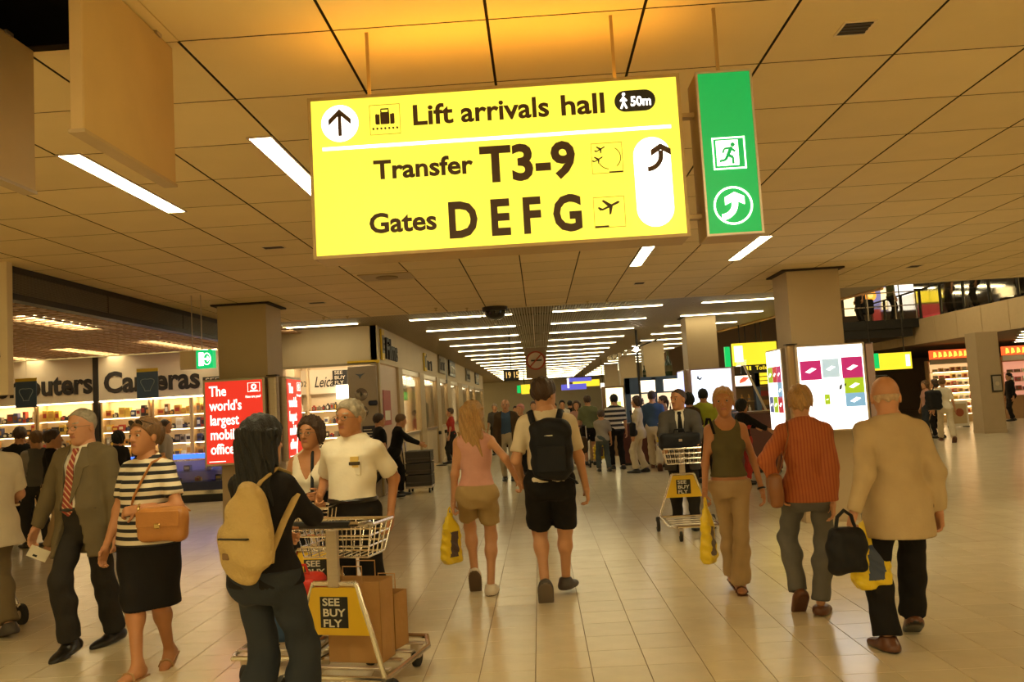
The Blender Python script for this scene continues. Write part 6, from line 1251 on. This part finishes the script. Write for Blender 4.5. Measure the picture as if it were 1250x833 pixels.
t = thing('crate_trolley', 'low trolley under the stack of dark crates', 'trolley', (-2.46, 16.9, 0)); MB().box(-.26, .26, -.28, .28, .10, .14, .005).build('platform', M_ALU, t); MB().tube([(-.26,-.2,.12),(-.32,-.2,1.0),(-.32,.2,1.0),(-.26,.2,.12)], .015, 6).build('handle', M_CHROME, t)
for sx in (-.2, .2):
    for sy in (-.2, .2): MB().lathe([(.02,-.015),(.05,-.015),(.05,.015),(.02,.015)], (sx, sy, .05), 12, 'x').build('wheel', M_RUBBER, t)
for k in range(3):
    t = thing('plastic_crate', ['bottom','middle','top'][k]+' crate of the dark stack on the low trolley', 'crate', (-2.46, 16.9, .142+k*.235), 0, 'dark crates on the low trolley'); mm = mat('crate_dark', (.075,.06,.045), .6)
    MB().box(-.25, .25, -.25, .25, 0, .02).build('base', mm, t)
    for (a0, a1, b0, b1) in ((-.25,.25,-.25,-.235),(-.25,.25,.235,.25),(-.25,-.235,-.25,.25),(.235,.25,-.25,.25)): MB().box(a0, a1, b0, b1, .02, .21).build('side', mm, t)
    for z in (.06, .19): MB().box(-.257, .257, -.257, .257, z, z+.018, .004).build('rib', mat('crate_rib', (.11,.09,.07), .6), t)
bg('man in a brown jacket and light trousers coming towards the viewer', 622, 587, 178, 1.78, 'm', ('fringe', HAIR_GRY), [T(C_BLUE, sleeve=.9, hem=.05), TR(cloth('stone_trousers', (.45,.37,.24))), ('top', C_BROWN, dict(e=.028, sleeve=.98, hem=-.22, open=((-.3,.12),(.5,.09)), neck=('none',), name='jacket')), SB], face=True)
bg('person in a pale pink hat half hidden behind the man in brown', 640, 580, 150, 1.66, 'f', ('short', mat('hat_pink', (.6,.25,.2), .7)), [T(C_BLACK, sleeve=.9), TR(C_BLACK), SB])
bg('woman in a red top at the shop windows', 553, 566, 90, 1.66, 'f', ('short', HAIR_BRN), [T(C_RED, sleeve=.4), TR(C_CHAR), SB])
bg('man in a black and white striped shirt seen from behind', 755, 573, 10, 1.76, 'm', ('short', HAIR_BLK), [T(C_STR2, sleeve=.45, hem=-.04), TR(C_BLACK), SB])
bg('boy in a light grey shirt and jeans standing by the striped man', 738, 576, 10, 1.40, 'm', ('short', HAIR_BRN), [T(C_LGREY, sleeve=.45, hem=-.06), TR(cloth('boy_jeans', (.07,.085,.09))), SB], hands=(dict(px=(731,532,20.0), curl=60), None))
bg('woman in a cream trouser suit with a black bag', 783, 577, 70, 1.68, 'f', ('bob', HAIR_BRN), [T(C_CREAM, sleeve=.95, hem=-.16, name='jacket'), TR(C_CREAM, e1=.05), SB])
bg('man in a dark blue shirt and cream trousers seen from behind', 802, 574, -12, 1.78, 'm', ('short', HAIR_BRN), [T(C_BLUE, sleeve=.9, hem=.02), TR(C_CREAM, e1=.05), ('shoes', S_BRN)], feet=stride)
bg('young woman in a rose blouse beside the man in blue', 815, 570, 80, 1.66, 'f', ('pony', HAIR_BRN), [T(C_ROSE, sleeve=.9, hem=-.08), TR(C_TAN), SB])
soft_bag('handbag', 'black shoulder bag of the woman in the cream suit', (2.02, 18.45, .95), 60, (.15,.07,.15), M_BPK, .05, .004, .02, straps=[('strap', [(-.1,0,.13),(-.05,.05,.4),(.05,.08,.42),(.1,0,.13)], .012, 1)])
plastic_bag('yellow plastic bag held by the woman in the rose blouse', on_y(811, 520, 18.9), .4, .5, .14, 10); plastic_bag('yellow plastic bag beside the boy in grey', on_y(731, 537, 20.0), .3, .45, .12, 10)
bg('man in a bright yellow green shirt behind the man with the trolley', 866, 588, -10, 1.74, 'm', ('short', HAIR_BLK), [T(C_YG, sleeve=.45), TR(C_CHAR), SB])
bg('dark haired woman beside the man in yellow green', 848, 590, 10, 1.68, 'f', ('bob', HAIR_BLK), [T(C_BROWN, sleeve=.5), TR(C_BLACK), SB])
bg('woman in a red and black top at the maroon counter', 913, 592, -70, 1.50, 'f', ('bob', HAIR_BLK), [T(C_RED, sleeve=.0), ('top', C_BLACK, dict(e=.02, sleeve=.9, open=((-.3,.14),(.5,.12)), neck=('none',), name='jacket')), TR(C_RED), SB], hands=(dict(pos=(-.2,.45,.95)), dict(pos=(.2,.45,.9))))
bg('woman at the far kiosk with her back to the lit showcase', 775, 560, 30, 1.62, 'f', ('bob', HAIR_BLK), [T(C_BLACK, sleeve=.5), TR(C_CHAR), SB])
bg('man in an olive shirt and dark shorts in the corridor', 722, 568, 0, 1.78, 'm', ('short', HAIR_BRN), [T(C_GRN, sleeve=.45), ('shorts', C_BLACK), SB])
bg('child in a white top in front of the man in olive', 728, 566, 0, 1.25, 'f', ('bob', HAIR_DBL), [T(C_WHITE, sleeve=.4), TR(C_TAN), SB])
bg('woman with a pale blouse pushing a pram down the corridor', 708, 566, 175, 1.66, 'f', ('longer', HAIR_BRN), [T(C_ROSE, sleeve=.4), TR(C_CHAR), SB], hands=(dict(pos=(-.2,.4,.98)), dict(pos=(.2,.4,.98))))
t = thing('pram', 'small dark pram pushed by the woman with the pale blouse', 'pram', tuple(on_z(708, 569)-Vector((0,.45,0))))
blob('seat', lambda p: rbox(p, (0,0,.55), (.2,.28,.2), .08), (-.25,-.35,.3), (.25,.35,.8), .035, [C_BROWN], t)
for s in (-1, 1):
    MB().tube([(s*.2,-.3,.1),(s*.2,.1,.5),(s*.2,.38,1.0)], .014, 6).build('frame', M_ALU, t)
    for y in (-.3, .25): MB().lathe([(.02,-.02),(.1,-.02),(.1,.02),(.02,.02)], (s*.22, y, .1), 12, 'x').build('wheel', M_RUBBER, t)
MB().tube([(-.2,.38,1.0),(.2,.38,1.0)], .016, 6).build('handle', M_BLACK, t)
for k, (px, py, yaw, h, sx, hr, tp_, lb) in enumerate([(690,556,180,1.7,'m',HAIR_BLK,C_WHITE,'man with dark hair and pale shirt deep in the corridor'),(680,552,170,1.64,'f',HAIR_BLK,C_BLACK,'distant woman in black in the corridor'),(699,548,10,1.68,'m',HAIR_BLK,C_BLACK,'distant man in black at the corridor centre'),(655,560,175,1.72,'m',HAIR_BRN,C_BROWN,'distant man in brown half hidden by the backpack man'),(607,556,170,1.72,'m',HAIR_GRY,C_GREY,'distant man in grey near the facade end'),(746,552,0,1.7,'f',HAIR_BRN,C_TAN,'distant woman in tan left of the showcase'),(764,552,30,1.66,'m',HAIR_BRN,C_BLUE,'distant man in blue by the lit showcase'),(800,548,10,1.7,'f',HAIR_BLK,C_ROSE,'distant woman in rose behind the blue kiosk'),(632,552,178,1.6,'f',HAIR_BLK,C_LGREY,'distant woman in light grey by the corridor clock')]):
    bg(lb, px, py, yaw, h, sx, ('short', hr), [T(tp_, sleeve=.5), TR(C_CHAR), SB], res=.032)
# right hand hall
bg('woman in white with a black shoulder bag walking away on the right', 1157, 540, -15, 1.72, 'f', ('short', HAIR_DBL), [T(C_WHITE, sleeve=.42, hem=-.05), TR(C_CREAM, e1=.04), ('shoes', S_BRN)], feet=stride)
g = on_z(1157, 540); soft_bag('shoulder_bag', 'large black shoulder bag of the woman in white on the right', (g.x-.32, g.y-.12, 1.12), 10, (.2,.12,.26), M_BPK, .08, .008, .025, straps=[('strap', [(-.02,0,.24),(.12,.05,.42),(.24,.12,.40)], .02, .6)])
bg('woman in a rose top beside the lit shelves on the right', 1135, 533, 100, 1.66, 'f', ('bob', HAIR_DBL), [T(C_ROSE, sleeve=.0), TR(C_JEANS), SB]); bg('person in a pale top and dark trousers by the lit shelves', 1147, 535, 60, 1.68, 'f', ('bob', HAIR_BRN), [T(C_WHITE, sleeve=.5), TR(C_BLACK), SB])
bg('man in a dark shirt behind the bald man near the metal rack', 1078, 552, 20, 1.72, 'm', ('short', HAIR_BRN), [T(C_CHAR, sleeve=.5), TR(C_CHAR), SB])
bg('person all in black standing at the far right', 1237, 514, 90, 1.78, 'm', ('short', HAIR_BLK), [T(C_BLACK, sleeve=.95), TR(C_BLACK), SB])
# camera shop visitors
bg('man in black looking at the camera shop shelves', 26, 662, 20, 1.74, 'm', ('short', HAIR_BRN), [T(C_BLACK, sleeve=.5), TR(C_BLACK), SB])
bg('person with a grey vest among the camera shop visitors', 46, 668, 60, 1.66, 'm', ('short', HAIR_DBL), [T(C_LGREY, sleeve=.5), ('top', cloth('grey_vest', (.12,.11,.09)), dict(e=.024, sleeve=0, name='vest')), TR(C_CHAR), SB])
bg('man in a black t-shirt and tan trousers left of the elderly man', 66, 674, -60, 1.66, 'm', ('short', HAIR_BRN), [T(C_BLACK, sleeve=.42), TR(C_TAN), ('sandals', S_BRN, dict(heel=0))])
bg('man in a striped grey shirt behind the woman in stripes', 204, 622, -80, 1.74, 'm', ('short', HAIR_BRN), [T(C_LGREY, sleeve=.5), TR(C_CHAR), SB])
bg('dark haired person half hidden between the old man and the woman in stripes', 146, 640, 60, 1.58, 'f', ('bob', HAIR_BLK), [T(C_BLACK, sleeve=.5), TR(C_BLACK), SB])
# people up on the gallery
for k, (X, Y, yaw, col, lb) in enumerate([(12.15,31.6,100,C_CHAR,'man in dark clothes standing on the balcony left'),(13.35,31.7,-90,C_GRN,'person leaning on the balcony rail before the white poster'),(14.5,29.6,90,C_BROWN,'person in brown at the gallery railing, farthest left'),(14.5,27.9,80,C_BLACK,'person in black at the gallery railing'),(14.6,25.4,100,C_CHAR,'dark figure at the right end of the gallery railing')]):
    make_person(lb, X, Y, yaw, 1.72, 'm', hair=('short', HAIR_BLK), outfit=[T(col, sleeve=.5), TR(C_CHAR), SB], res=.032, face=False, zoff=3.94 if k < 2 else 3.9)
soft_bag('handbag', 'black bag beside the man on the balcony', (12.35, 31.45, 4.5), 10, (.22,.12,.28), M_BPK, .08, .006, .03, straps=[('strap', [(-.1,0,.26),(-.12,.1,.5),(-.15,.15,.6)], .02, .6)])
